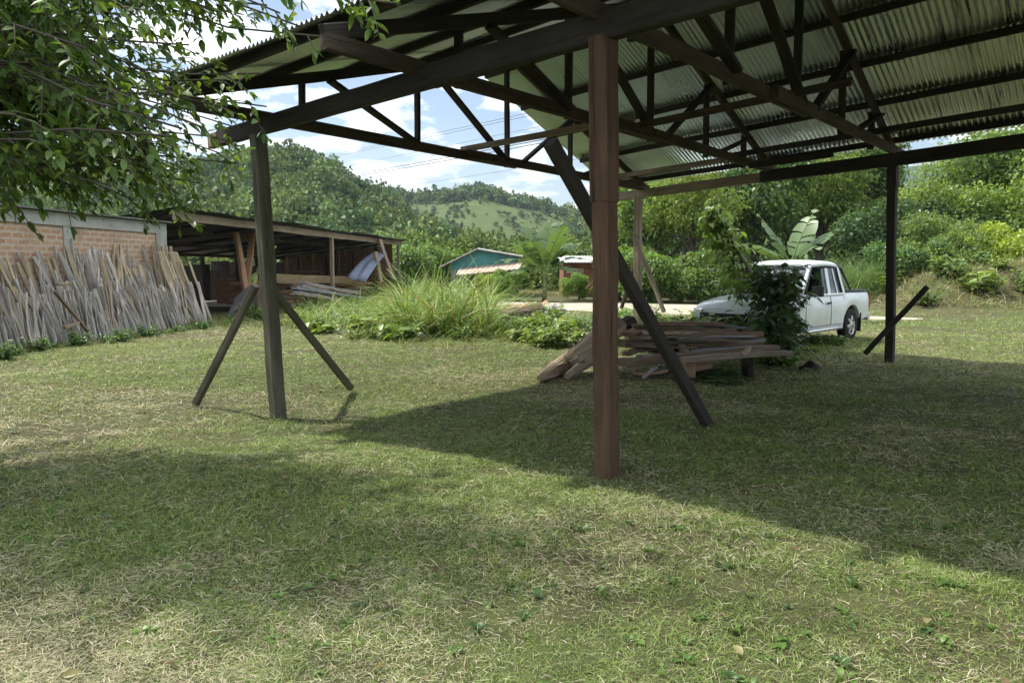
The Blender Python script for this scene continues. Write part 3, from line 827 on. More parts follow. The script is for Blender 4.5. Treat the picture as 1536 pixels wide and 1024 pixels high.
# grey-blue tarpaulin sheet over something leaning
vs = []; fs = []; A, B, Cc, Dd = sp(520, 417, .7), sp(549, 423, 1.6), sp(580, 381, .9), sp(558, 379, -.2)
for i in range(9):
    for j in range(9):
        u, v = i / 8, j / 8
        p = (A * (1 - u) + B * u) * (1 - v) + (Dd * (1 - u) + Cc * u) * v
        vs.append(p + Vector((.0, -.10 * math.sin(u * 9 + v * 4), .12 * math.sin(v * 3.1) + .05 * math.sin(u * 13))))
for i in range(8):
    for j in range(8): a = i * 9 + j; fs.append((a, a + 1, a + 10, a + 9))
m = MB().add(vs, fs, None, None, True)
one('tarpaulin', 'blue grey plastic tarpaulin slumped over boards at the lumber shed', 'tarpaulin', m, plain('tarp', (.10, .125, .17), .6, 0, .3, 1.5, .3))
tp = bpy.data.objects['tarpaulin']; md = tp.modifiers.new('thick', 'SOLIDIFY'); md.thickness = .02
one('plywood_sheet', 'dark grey plywood sheet leaning by the crossed poles', 'plywood', MB().beam(sp(352, 468, .6), sp(366, 436, .1), .75, .04, WE, 3), plain('ply_grey', (.16, .15, .16), .7, 0, .3, 2, .3))
one('plywood_sheet', 'brown plywood sheet leaning behind the left shed post', 'plywood', MB().beam(sp(386, 470, .55), sp(378, 446, .1), 1.0, .04, WE, 3), plain('ply_brown', (.22, .16, .12), .7, 0, .3, 2, .3))
# furniture and lumber under the roof
for k, (s, o, w_, h_, lab) in enumerate(((16.5, -3.8, 1.5, 1.1, 'dark cabinet'), (19.6, -4.4, 1.9, .9, 'dark crate'), (24.5, -4.5, 1.6, 1.15, 'brown cupboard'), (29, -3.6, 2.2, 1.0, 'brown crate'), (33.5, -4.6, 1.8, 1.5, 'tall brown cupboard'))):
    th = thing('cabinet', lab + (' in the darkness near the wall end of the lumber shed', ' in the shade behind the crossed poles', ' standing mid-way inside the lumber shed', ' behind the level plank in the lumber shed', ' against the boards at the far end of the lumber shed')[k], 'cabinet', wp(s, 0, o))
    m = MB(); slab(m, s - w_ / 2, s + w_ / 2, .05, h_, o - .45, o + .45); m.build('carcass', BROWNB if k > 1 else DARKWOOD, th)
    m = MB(); slab(m, s - w_ / 2 + .06, s - .02, .12, h_ - .08, o + .452, o + .48); m.build('door', MEDWOOD, th)
    m = MB(); slab(m, s + .02, s + w_ / 2 - .06, .12, h_ - .08, o + .452, o + .48); m.build('door', MEDWOOD, th)
    m = MB(); slab(m, s - w_ / 2 - .04, s + w_ / 2 + .04, h_ + .002, h_ + .05, o - .48, o + .5); m.build('cabinet_top', PALEWOOD if k > 1 else MEDWOOD, th)
# window lattice frames stood against the end wall
for k, (o, z0) in enumerate(((-5.5, .95), (-3.6, 1.05), (-2.0, 1.0))):
    th = thing('lattice_frame', ('left', 'middle', 'right')[k] + ' of three brown wooden lattice frames stood at the end wall of the lumber shed', 'frame', wp(S1 - .5, 0, o), 0, 'lattice frames at the end wall')
    m = MB()
    s = S1 - .5 - .12 * k
    for q in (-.65, .65): m.beam(wp(s, z0, o + q), wp(s, z0 + 1.1, o + q), .09, .06, WE, 2)
    for z in (0, 1.1): m.beam(wp(s + .002, z0 + z, o - .65), wp(s + .002, z0 + z, o + .65), .06, .09, segs=2)
    m.build('frame_bars', BROWNB, th)
    m = MB()
    for z in (.28, .55, .82): m.beam(wp(s, z0 + z, o - .62), wp(s, z0 + z, o + .62), .04, .04, segs=2)
    m.build('lattice', PALEWOOD, th)
# ================================================================== pickup truck (local: x front to rear, -y the side seen)
rear_near = Vector((8.40, 17.95, 0)); axv = Vector((math.sin(math.radians(45)), math.cos(math.radians(45)), 0))
HW = .865; LEN = 5.05
org = rear_near + Vector((-axv.y, axv.x, 0)) * HW - axv * LEN
tk = thing('pickup_truck', 'white extended cab pickup truck parked in weeds behind the timber pile', 'truck', (org.x, org.y, 0), math.radians(45), local=True)
t = NT('white_paint')
co = t.n('TexCoord').outputs['Object']
nz = t.noise(co, 3.0, 5, .6); sepz = t.n('SeparateXYZ', i0=co).outputs[2]
hz = t.n('MapRange', i0=sepz, i1=.3, i2=.95, i3=.75, i4=0.0).outputs[0]
dm = t.n('Math', _operation='MULTIPLY', i0=hz, i1=t.ramp(nz, [(.35, 0.0), (.7, 1.0)])).outputs[0]
c = t.mix(dm, (.64, .70, .69), (.38, .36, .31))
p = t.bsdf(c, .28, 0, .5); p.inputs['Coat Weight'].default_value = .5; p.inputs['Coat Roughness'].default_value = .12
PAINT = t.done(p.outputs[0])
BLACKP = plain('black_plastic', (.02, .02, .022), .5, 0, .4)
RUBBER = plain('tyre_rubber', (.022, .022, .022), .85, 0, .2, 30, .3, .3)
ALLOY = plain('alloy_rim', (.55, .55, .56), .35, .8, .5)
CHROME = plain('bright_chrome', (.75, .75, .75), .12, 1.0, .5)
t = NT('tinted_glass'); gl = t.n('BsdfGlossy', Color=(.9, .95, 1, 1), Roughness=.02); tr = t.n('BsdfTransparent', Color=(.34, .40, .40, 1))
fr = t.n('Fresnel', IOR=1.5); ff = t.n('Math', _operation='MULTIPLY_ADD', i0=fr.outputs[0], i1=.8, i2=.0)
GLASS = t.done(t.n('MixShader', i0=ff.outputs[0], i1=tr.outputs[0], i2=gl.outputs[0]).outputs[0])
REDL = plain('red_lens', (.35, .02, .015), .2, 0, .6); CLEARL = plain('lamp_lens', (.7, .72, .72), .08, .3, .7)
XF, XR, WR = .88, 3.92, .365
def hw(x):   # half width of the body
    if x < .75: return np.interp(x, [0, .15, .4, .75], [.76, .82, .845, HW])
    return np.interp(x, [.75, 4.9, 5.05], [HW, HW - .01, .80])
def topz(x):
    return np.interp(x, [0, .10, .3, .8, 1.45, 1.55, 3.60, 3.62, 5.0, 5.05], [.80, .89, .94, 1.0, 1.065, 1.06, 1.07, 1.10, 1.10, 1.06])
def botz(x):
    z = np.interp(x, [0, .2, .5, 1.3, 3.5, 4.4, 5.05], [.42, .36, .34, .33, .35, .42, .52])
    for xw in (XF, XR):
        d = abs(x - xw)
        if d < .47: z = max(z, .36 + math.sqrt(max(0, .47 ** 2 - d * d)) * .93)
    return z
st = sorted(set(list(np.linspace(0, .42, 7)) + list(np.linspace(.41, 1.36, 23)) + list(np.linspace(1.45, 3.4, 12)) + list(np.linspace(3.44, 4.40, 23)) + list(np.linspace(4.5, 5.05, 6)) + [3.60, 3.62]))
vs = []; K = 0
for x in st:
    w_ = hw(x); zt = topz(x); zb = min(botz(x), zt - .14)
    flare = sum(.030 * max(0, 1 - (abs(x - xw) / .56) ** 4) for xw in (XF, XR))
    fz = lambda f: zb + (zt - zb) * f
    crown = .045 if x < 1.5 else (.0 if x < 3.6 else .01)
    half = [(w_ - .05, zb), (w_ - .012 + flare * .9, zb + .02), (w_ + flare, fz(.35)), (w_ + .004 + flare * .5, fz(.62)), (w_ - .012, fz(.80)), (w_ - .035, fz(.93)), (w_ - .085, zt), (w_ * .6, zt + crown * .6), (w_ * .25, zt + crown)]
    if x > 3.61 and x < 5.04: half[7] = (w_ - .12, zt - .03); half[8] = (w_ * .25, zt - .02)
    ring = [(x, -a, z) for a, z in half] + [(x, a, z) for a, z in reversed(half)]
    K = len(ring); vs += ring
fs = []
for i in range(len(st) - 1):
    for j in range(K - 1): fs.append((i * K + j, i * K + j + 1, (i + 1) * K + j + 1, (i + 1) * K + j))
fs.append(tuple(range(K - 1, -1, -1))); fs.append(tuple((len(st) - 1) * K + j for j in range(K)))
m = MB().add(vs, fs, None, None, True)
body = m.build('body', PAINT, tk)
md = body.modifiers.new('es', 'EDGE_SPLIT'); md.split_angle = math.radians(40)
# dark underbody and wheel wells
m = MB(); m.box((.15, -.70, .36), (4.9, .70, .62)); m.build('underbody', BLACKP, tk)
# cab: roof skin + pillars
def cabsec(x):
    zr = np.interp(x, [2.02, 2.2, 2.7, 3.3, 3.52], [1.69, 1.745, 1.775, 1.755, 1.70])
    return zr
RX = [2.00, 2.06, 2.2, 2.45, 2.8, 3.15, 3.4, 3.52, 3.56]
vs = []; prof_ = 9
for x in RX:
    zr = np.interp(x, [2.0, 2.06, 2.2, 2.7, 3.3, 3.52, 3.56], [1.655, 1.69, 1.72, 1.745, 1.73, 1.69, 1.655])
    wr = np.interp(x, [2.0, 2.2, 3.4, 3.56], [.60, .635, .635, .60])
    vs += [(x, -wr - .045, zr - .075), (x, -wr - .02, zr - .02), (x, -wr + .05, zr + .012), (x, -wr * .5, zr + .032), (x, 0, zr + .038), (x, wr * .5, zr + .032), (x, wr - .05, zr + .012), (x, wr + .02, zr - .02), (x, wr + .045, zr - .075)]
fs = []
for i in range(len(RX) - 1):
    for j in range(8): fs.append((i * 9 + j, (i + 1) * 9 + j, (i + 1) * 9 + j + 1, i * 9 + j + 1)[::-1])
fs.append(tuple(range(9))); fs.append(tuple((len(RX) - 1) * 9 + j for j in range(8, -1, -1)))
fs.append((0, 8, 8 * 9 + 8, 8 * 9)) if False else None
m = MB().add(vs, [f for f in fs if f], None, None, True)
roofo = m.build('roof', PAINT, tk); md = roofo.modifiers.new('so', 'SOLIDIFY'); md.thickness = .03; md.offset = -1
m = MB()
for sgn in (-1, 1):
    y0, y1 = sgn * .80, sgn * .665
    m.beam((1.50, sgn * .775, 1.05), (2.10, y1, 1.645), .085, .06, (0, 1, 0), 4, 0, .25)
    m.beam((2.80, y0, 1.04), (2.84, y1, 1.64), .15, .05, (0, 1, 0), 3, 0, .2)
    m.beam((3.24, y0, 1.05), (3.17, y1, 1.64), .05, .04, (0, 1, 0), 3, 0, .2)
    m.beam((3.55, y0, 1.05), (3.44, y1 , 1.645), .11, .06, (0, 1, 0), 3, 0, .2)
    m.beam((1.5, sgn * .81, 1.055), (3.56, sgn * .81, 1.065), .05, .05, (0, 0, 1), 3, 0, .3)
m.beam((3.50, -.66, 1.60), (3.50, .66, 1.60), .08, .14, segs=2, jit=0)
m.build('pillars', PAINT, tk)
def pane(name, pts, mat=None):
    m = MB(); m.add(pts, [(0, 1, 2, 3)]); o = m.build(name, mat or GLASS, tk)
    md = o.modifiers.new('th', 'SOLIDIFY'); md.thickness = .006; return o
pane('windshield', [(1.50, -.755, 1.06), (1.50, .755, 1.06), (2.08, .64, 1.665), (2.08, -.64, 1.665)])
pane('rear_window', [(3.53, .72, 1.12), (3.53, -.72, 1.12), (3.47, -.62, 1.56), (3.47, .62, 1.56)])
for sgn in (-1, 1):
    if sgn > 0:
        pane('side_window', [(1.62, .795, 1.06), (2.72, .795, 1.06), (2.76, .672, 1.64), (2.16, .672, 1.64)])
    else:
        pane('side_window', [(2.52, -.795, 1.06), (2.72, -.795, 1.06), (2.76, -.672, 1.64), (2.62, -.672, 1.64)])
    pane('quarter_window', [(2.88, sgn * .795, 1.07), (3.21, sgn * .795, 1.07), (3.15, sgn * .672, 1.64), (2.92, sgn * .672, 1.64)])
    pane('quarter_window', [(3.27, sgn * .795, 1.08), (3.50, sgn * .795, 1.09), (3.39, sgn * .672, 1.63), (3.20, sgn * .672, 1.64)])
    # black weather strips round the openings
    m = MB()
    for (p, q) in (((1.60, 1.062), (3.46, 1.072)), ((1.60, 1.062), (2.13, 1.635)), ((2.13, 1.642), (3.36, 1.642)), ((3.36, 1.642), (3.47, 1.08))):
        yy = lambda z: sgn * (.822 - (z - 1.06) / .58 * .125)
        m.beam((p[0], yy(p[1]), p[1]), (q[0], yy(q[1]), q[1]), .02, .016, (0, 1, 0), 2, 0, .2)
    m.build('window_trim', BLACKP, tk)
    # door shut lines, handles, mirror
    d = MB()
    yb = lambda z, x: -(float(hw(x)) + .0055) * -sgn
    for xl in (1.56, 2.80, 3.50):
        d.beam((xl, yb(.5, xl), .42), (xl, yb(.8, xl), .86), .008, .008, (0, 1, 0), 2, 0, .1)
        d.beam((xl, yb(.8, xl), .86), (xl, yb(.8, xl) - sgn * .03, 1.03), .008, .008, (0, 1, 0), 2, 0, .1)
    d.beam((1.56, yb(.5, 2), .425), (3.40, yb(.5, 2), .43), .008, .008, (0, 1, 0), 2, 0, .1)
    d.build('door_gaps', BLACKP, tk)
    h = MB(); h.beam((2.55, sgn * (HW + .025), .885), (2.72, sgn * (HW + .025), .90), .025, .045, segs=4, jit=0, cham=.3); h.build('door_handle', BLACKP, tk)
    mm = MB(); mm.beam((1.78, sgn * .80, 1.06), (1.80, sgn * .93, 1.10), .06, .05, segs=2, jit=0); mo = mm.build('mirror_arm', BLACKP, tk)
    mm = MB(); mm.beam((1.74, sgn * 1.01, 1.05), (1.74, sgn * 1.01, 1.26), .22, .13, (1, 0, 0), 4, 0, .35); mm.build('mirror', BLACKP, mo)
    mm = MB(); mm.beam((1.81, sgn * 1.01, 1.06), (1.81, sgn * 1.01, 1.25), .20, .03, (1, 0, 0), 2, 0, .3); mm.build('mirror_face', BLACKP, mo)
    # side step
    sstep = MB().tube([(1.45, sgn * .84, .37), (1.55, sgn * .93, .34), (3.2, sgn * .93, .35), (3.35, sgn * .84, .38)], .035, 8); sstep.build('side_step', ALLOY, tk)
    # mud flap, tail lamp, headlamp
    fl = MB().box((4.37, sgn * .76 - .13, .20), (4.40, sgn * .76 + .13, .62)); fl.build('mud_flap', BLACKP, tk)
    tl = MB().beam((5.035, sgn * .795, .70), (5.035, sgn * .795, 1.02), .07, .09, (1, 0, 0), 3, 0, .3); tl.build('tail_lamp', REDL, tk)
    hl = MB().beam((.005, sgn * .56, .76), (.13, sgn * .80, .79), .09, .13, segs=4, jit=0, cham=.35); hl.build('headlight', CLEARL, tk)
# bonnet creases, grille, bumpers
g_ = MB(); g_.beam((-.012, -.60, .655), (-.012, .60, .655), .06, .17, segs=3, jit=0)
for q in range(3): g_.beam((-.045, -.58, .61 + q * .045), (-.045, .58, .61 + q * .045), .012, .012, segs=2, jit=0); g_.build('grille', BLACKP, tk)
bm = MB().beam((-.03, -.72, .44), (-.03, .72, .44), .16, .2, segs=8, jit=0, cham=.35); bm.build('front_bumper', PAINT, tk)
bm = MB().beam((5.10, -.80, .52), (5.10, .80, .52), .14, .2, segs=4, jit=0, cham=.3); bm.build('rear_bumper', PAINT, tk)
cr = MB()
for sgn in (-1, 1): cr.beam((.22, sgn * .46, .945), (1.42, sgn * .60, 1.085), .05, .018, segs=5, jit=0, cham=.4)
cr.build('bonnet_ridges', PAINT, tk)
bg = MB()
for sgn in (-1, 1): bg.beam((.25, sgn * .735, .925), (1.45, sgn * .805, 1.045), .008, .012, segs=5, jit=0)
bg.beam((1.44, -.8, 1.07), (1.44, .8, 1.07), .02, .03, segs=4, jit=0)
bg.build('bonnet_gaps', BLACKP, tk)
wpr = MB()
for q in (-.1, .4): wpr.beam((1.46, q, 1.10), (1.50, q - .52, 1.135), .015, .012, segs=3, jit=0)
wpr.build('wipers', BLACKP, tk)
# tonneau edge and sports bar
tr_ = MB()
for sgn in (-1, 1): tr_.beam((3.64, sgn * .80, 1.115), (4.98, sgn * .795, 1.115), .05, .035, segs=3, jit=0)
tr_.beam((4.99, -.79, 1.115), (4.99, .79, 1.115), .05, .035, segs=2, jit=0)
tr_.build('bed_rail', BLACKP, tk)
sb_ = MB().tube([(4.05, -.76, 1.10), (3.62, -.70, 1.60), (3.58, -.62, 1.70), (3.56, 0, 1.735), (3.58, .62, 1.70), (3.62, .70, 1.60), (4.05, .76, 1.10)], .034, 8); sb_.build('roll_bar', BLACKP, tk)
# inside
it = MB().box((1.58, -.74, 1.02), (3.48, .74, 1.085)); it.build('cabin_floor', BLACKP, tk)
for sgn in (-1, 1):
    se = MB(); se.beam((2.62, sgn * .36, 1.06), (2.74, sgn * .36, 1.38), .46, .12, (1, 0, 0), 3, 0, .3); se.beam((2.75, sgn * .36, 1.38), (2.78, sgn * .36, 1.54), .24, .09, (1, 0, 0), 2, 0, .3); se.build('seat', BLACKP, tk)
sw = MB(); sw.tube([(2.06 + .06 * math.sin(a), -.36 + .18 * math.cos(a), 1.17 + .17 * math.sin(a)) for a in np.linspace(0, 6.283, 17)], .014, 6); sw.build('steering_wheel', BLACKP, tk)
# wheels
for xw in (XF, XR):
    for sgn in (-1, 1):
        yc = sgn * (HW - .10); s_ = sgn
        ty = MB().lathe([(.22, -.10), (.30, -.105), (.345, -.095), (.362, -.06), (WR, 0), (.362, .06), (.345, .095), (.30, .105), (.22, .10), (.22, -.10)], (xw, yc, WR), 'y', 32)
        wheel = ty.build('wheel', RUBBER, tk)
        rm = MB().lathe([(.225, s_ * .10), (.215, s_ * .085), (.20, s_ * .04), (.19, -s_ * .05)], (xw, yc, WR), 'y', 32)
        for k in range(6):
            a = k * math.pi / 3 + .2
            dx_, dz_ = math.cos(a), math.sin(a)
            rm.beam((xw + dx_ * .03, yc + s_ * .088, WR + dz_ * .03), (xw + dx_ * .212, yc + s_ * .07, WR + dz_ * .212), .062, .03, (0, 1, 0), 2, 0, .2)
        rm.lathe([(.0, s_ * .105), (.05, s_ * .104), (.06, s_ * .085)], (xw, yc, WR), 'y', 16)
        rm.build('rim', ALLOY, wheel)
        bd = MB().lathe([(.0, s_ * .0), (.19, s_ * .0)], (xw, yc, WR), 'y', 16); bd.build('brake_disc', BLACKP, wheel)
# ================================================================== plants
LEAF = leafmat('leaf_green', .45, .42)
LEAFB = leafmat('broad_leaf', .38, .38)
BARK = wood('bark', (.05, .042, .032), (.15, .13, .10), (.06, .075, .045), .5, .95)
GRASSM = leafmat('grass_blades', .25, .6, False, .2)
def at_origin(me, o):
    me.transform(Matrix.Translation(-Vector(o)))

# ---------------------------------------------------------------- the overhanging tree, top left
def overhang_tree():
    rng = np.random.default_rng(77); R = random.Random(77)
    base = Vector((-8.4, 6.8, 0))
    th = thing('leafy_tree', 'broad leafy tree reaching in from the left with twigs over the shed roof', 'tree', base)
    trunk = MB()
    trunk.tube([base + Vector(p) for p in ((0, 0, -.2), (.1, 0, .8), (.25, -.05, 1.8), (.5, -.1, 2.8), (.6, -.3, 4.2), (.7, -.3, 6), (.6, -.2, 8))], [.26, .22, .2, .18, .15, .11, .05], 10, rough=.06)
    hubs = [base + Vector((.35, -.05, 2.1)), base + Vector((.5, -.1, 2.8)), base + Vector((.55, -.2, 3.4)), base + Vector((.6, -.3, 4.2)), base + Vector((.65, -.3, 5.2)), base + Vector((.7, -.3, 6.2))]
    def limb(p, q, r0, sag, n=9):
        p = Vector(p); q = Vector(q); out = []
        for i in range(n):
            t = i / (n - 1)
            c = p.lerp(q, t); c.z += sag * math.sin(t * math.pi) ; c += Vector((R.uniform(-.10, .10), R.uniform(-.10, .10), R.uniform(-.09, .09))) * (1 if 0 < i < n - 1 else 0)
            out.append(c)
        trunk.tube(out, [r0 * (1 - .8 * i / (n - 1)) + .004 for i in range(n)], 6, rough=.05)
        return out
    # limb tips given where the photo shows foliage: (px, py, depth)
    tips = []
    for k in range(78):
        f = rng.uniform(0, 1) ** .8
        px = -90 + 400 * f; py = rng.uniform(-25, 290 - 10 * f)
        if px > 255 and 150 > py > 20 and rng.uniform() < .5: px -= 90
        tips.append((px, py, rng.uniform(3.9, 7.6) + (.8 if py > 230 else 0)))
    tips += [(330, 20, 5.3), (420, 20, 5.2), (400, 8, 5.3), (560, 2, 5.0), (600, 6, 4.9), (480, 55, 5.4), (450, 40, 5.3), (340, 120, 5.7), (390, 110, 5.7), (330, 160, 5.9), (400, 160, 6.1), (350, 190, 6.2), (320, 205, 6.2), (355, 245, 6.4), (330, 230, 6.5), (300, 275, 6.5), (270, 292, 6.9), (290, 312, 6.9), (200, 300, 7.0), (120, 285, 6.6), (225, 255, 6.2)]
    tw = []
    for (px, py, Y) in tips:
        q = at(px, py, Y); h = min(hubs, key=lambda z: abs(z.z - (q.z + .75)) + R.random() * 1.6)
        pts = limb(h, q, .012, R.uniform(.1, .5), 11); tw.append((pts, 1.0 if px < 300 else .8, px < 300))
    up = []
    for k in range(46):          # the crown above the picture, which shades the lawn
        a = rng.uniform(0, 6.283); rr = math.sqrt(rng.uniform(.02, 1))
        z = rng.uniform(3.9, 9.3); f = math.sqrt(max(.1, 1 - ((z - 6.2) / 3.7) ** 2))
        q = Vector((-4.9 + 3.3 * rr * math.cos(a) * f, 6.0 + 1.75 * rr * math.sin(a) * f, z))
        if q.y > 8.3 - .3 * (q.z - 4) * 0 and q.z < 4.4: q.y = 8.0
        h = min(hubs, key=lambda zz: abs(zz.z - (q.z - .8)))
        pts = limb(h, q, .04, R.uniform(0, .4), 7); up.append(pts)
    # leaves along twigs
    Ps, Ds = [], []; 
    def twig(start, d, L):
        d = Vector(d).normalized(); e = start + d * L + Vector((0, 0, -.10 * L))
        mid = start.lerp(e, .5) + Vector((0, 0, .06 * L))
        trunk.tube([start, mid, e], [.005, .004, .002], 4, cap=False)
        n = max(3, int(L / .042))
        for i in range(n):
            t = (i + .5) / n
            p = start.lerp(mid, t * 2) if t < .5 else mid.lerp(e, t * 2 - 1)
            sd = d.cross(Vector((0, 0, 1))); sd = sd.normalized() if sd.length > .01 else Vector((1, 0, 0))
            s = 1 if i % 2 else -1
            ld = d * .55 + sd * s * .75 + Vector((R.gauss(0, .2), R.gauss(0, .2), R.gauss(-.15, .3)))
            Ps.append(p); Ds.append(ld)
        for k in range(R.choice((2, 3, 4))):
            Ps.append(e); Ds.append(d + Vector((R.gauss(0, .5), R.gauss(0, .5), R.gauss(-.1, .4))))
    for pts, dens, full in tw:
        m = len(pts)
        for i in range(2 if full else 5, m):
            for k in range(int(9 * dens + R.random() * 2) if i < m - 1 else 4):
                p = pts[i - 1].lerp(pts[i], R.random())
                d = (pts[i] - pts[i - 1]).normalized() + Vector((R.gauss(0, .7), R.gauss(0, .7), R.gauss(-.35, .6)))
                twig(p, d, R.uniform(.15, .42) * (1 if full else .7))
    P = np.array([tuple(p) for p in Ps]); D = np.array([tuple(d) for d in Ds])
    n = len(P)
    N = unit(np.array([0, 0, 1.0]) + rng.normal(0, .45, (n, 3)))
    L = rng.uniform(.04, .092, n)
    V, Fq = leaves8(P, D, N, L, L * rng.uniform(.42, .6, n), .22)
    base_c = np.array([(.09, .17, .035), (.12, .21, .04), (.065, .13, .032), (.18, .27, .05)])[rng.choice(4, n, p=[.35, .3, .23, .12])] * rng.uniform(.75, 1.25, (n, 1))
    C = np.repeat(base_c, 10, axis=0)
    # coarse crown above
    Q = []
    for pts in up:
        for i in range(2, len(pts)):
            for k in range(4):
                Q.append(np.array(pts[i]) + rng.normal(0, .33, 3))
    Q = np.array(Q); Q = Q[(Q[:, 2] > 3.55)]
    n2 = len(Q); rep = 3
    Q = np.repeat(Q, rep, 0) + rng.normal(0, .16, (n2 * rep, 3)); n2 = len(Q)
    D2 = rng.normal(0, 1, (n2, 3)) + np.array([0, 0, -.3]); N2 = unit(np.array([0, 0, 1.0]) + rng.normal(0, .5, (n2, 3)))
    L2 = rng.uniform(.10, .20, n2)
    V2, F2 = leaves4(Q, D2, N2, L2, L2 * .5)
    C2 = np.repeat(np.array([(.06, .115, .025)]) * rng.uniform(.7, 1.3, (n2, 1)), 4, axis=0)
    V, Fq, C = merge([(V, Fq, C), (V2, F2, C2)])
    trunk.build('trunk', BARK, th)
    link('crown', np_mesh('crown', V, Fq, C), LEAF, th)
    print('overhang leaves', n, n2)
overhang_tree()

# ---------------------------------------------------------------- generic broadleaf trees
def make_tree(name, H, R_, leaf, n, seed, pal, lumps=16, zlow=.25, narrow=1.0):
    """meshes (trunk, crown) of a tree standing on the origin"""
    rng = np.random.default_rng(seed); R = random.Random(seed)
    cz = H * (.5 + zlow / 2); rzz = H * (1 - zlow) / 2
    cs = unit(rng.normal(0, 1, (lumps, 3))) * rng.uniform(.35, .85, (lumps, 1))
    C0 = cs * np.array([R_, R_, rzz]) + np.array([0, 0, cz])
    lr = rng.uniform(.26, .46, lumps) * min(R_, rzz) * 1.0
    k = rng.integers(0, lumps, n)
    d = unit(rng.normal(0, 1, (n, 3)) + np.array([0, 0, .3]))
    P = C0[k] + d * (lr[k] * rng.uniform(.45, 1.12, n))[:, None]
    D = unit(d * .4 + rng.normal(0, .7, (n, 3)) + np.array([0, 0, -.3])); N = unit(d + np.array([0, 0, .35]) + rng.normal(0, .45, (n, 3)))
    L = rng.uniform(.65, 1.35, n) * leaf
    V, Fq = leaves4(P - D * L[:, None] * .4, D, N, L, L * rng.uniform(.45, .75, n), .15, .12)
    lump_tint = rng.uniform(.8, 1.22, lumps)
    col = np.array(pal)[rng.integers(0, len(pal), n)] * (lump_tint[k] * rng.uniform(.7, 1.3, n))[:, None]
    cm = np_mesh('crown', V, Fq, np.repeat(col, 4, 0)); cm.materials.append(LEAF)
    t = MB(); r0 = .022 * H + .03
    t.tube([(0, 0, -.3), (R.uniform(-.1, .1), 0, H * .2), (R.uniform(-.2, .2), R.uniform(-.2, .2), H * .45), (0, 0, H * .78)], [r0 * 1.2, r0, r0 * .7, r0 * .25], 8, rough=.05)
    for q in range(lumps):
        b = Vector((0, 0, H * R.uniform(.18, .5))); e = Vector(C0[q])
        t.tube([b, b.lerp(e, .5) + Vector((0, 0, -.04 * H)), e], [r0 * .38, r0 * .22, r0 * .08], 5, cap=False)
    tm = t.mesh('trunk'); tm.materials.append(BARK)
    return tm, cm
P_A = [(.125, .21, .06), (.155, .24, .065), (.10, .175, .055)]
P_B = [(.18, .27, .07), (.225, .31, .08), (.15, .235, .06)]
P_C = [(.07, .125, .05), (.09, .15, .055)]
TREES = {
    'tall': make_tree('t', 11, 3.4, .25, 13000, 1, P_A, 22, .18),
    'tall2': make_tree('t', 12, 3.0, .24, 13000, 2, P_A, 24, .22),
    'airy': make_tree('t', 9.5, 3.2, .21, 9500, 3, P_B, 18, .25),
    'round': make_tree('t', 7, 3.2, .20, 12000, 4, P_B, 18, .12),
    'dark': make_tree('t', 8, 2.9, .24, 11000, 5, P_C, 18, .08),
    'bush': make_tree('t', 3.0, 2.0, .14, 8000, 6, P_B, 14, .0),
    'bushd': make_tree('t', 3.4, 2.1, .16, 7500, 7, P_A, 14, .0),
}
def plant_tree(kind, px, Y, h, name, label, cat, group, tint=(1, 1, 1), w=1.0, rot=0):
    tm, cm = TREES[kind]
    base_h = {'tall': 11, 'tall2': 12, 'airy': 9.5, 'round': 7, 'dark': 8, 'bush': 3.0, 'bushd': 3.4}[kind]
    x = (px - 768) / FPX * Y
    th = thing(name, label, cat, (x, Y, float(gz(x, Y)) - .05), rot, group)
    s = h / base_h; th.scale = (s * w, s * w, s)
    for nm, me in (('trunk', tm), ('crown', cm)):
        o = bpy.data.objects.new(nm, me); COL.objects.link(o); o.parent = th; o.color = (tint[0], tint[1], tint[2], 1)
G1 = 'trees behind the shed and truck'
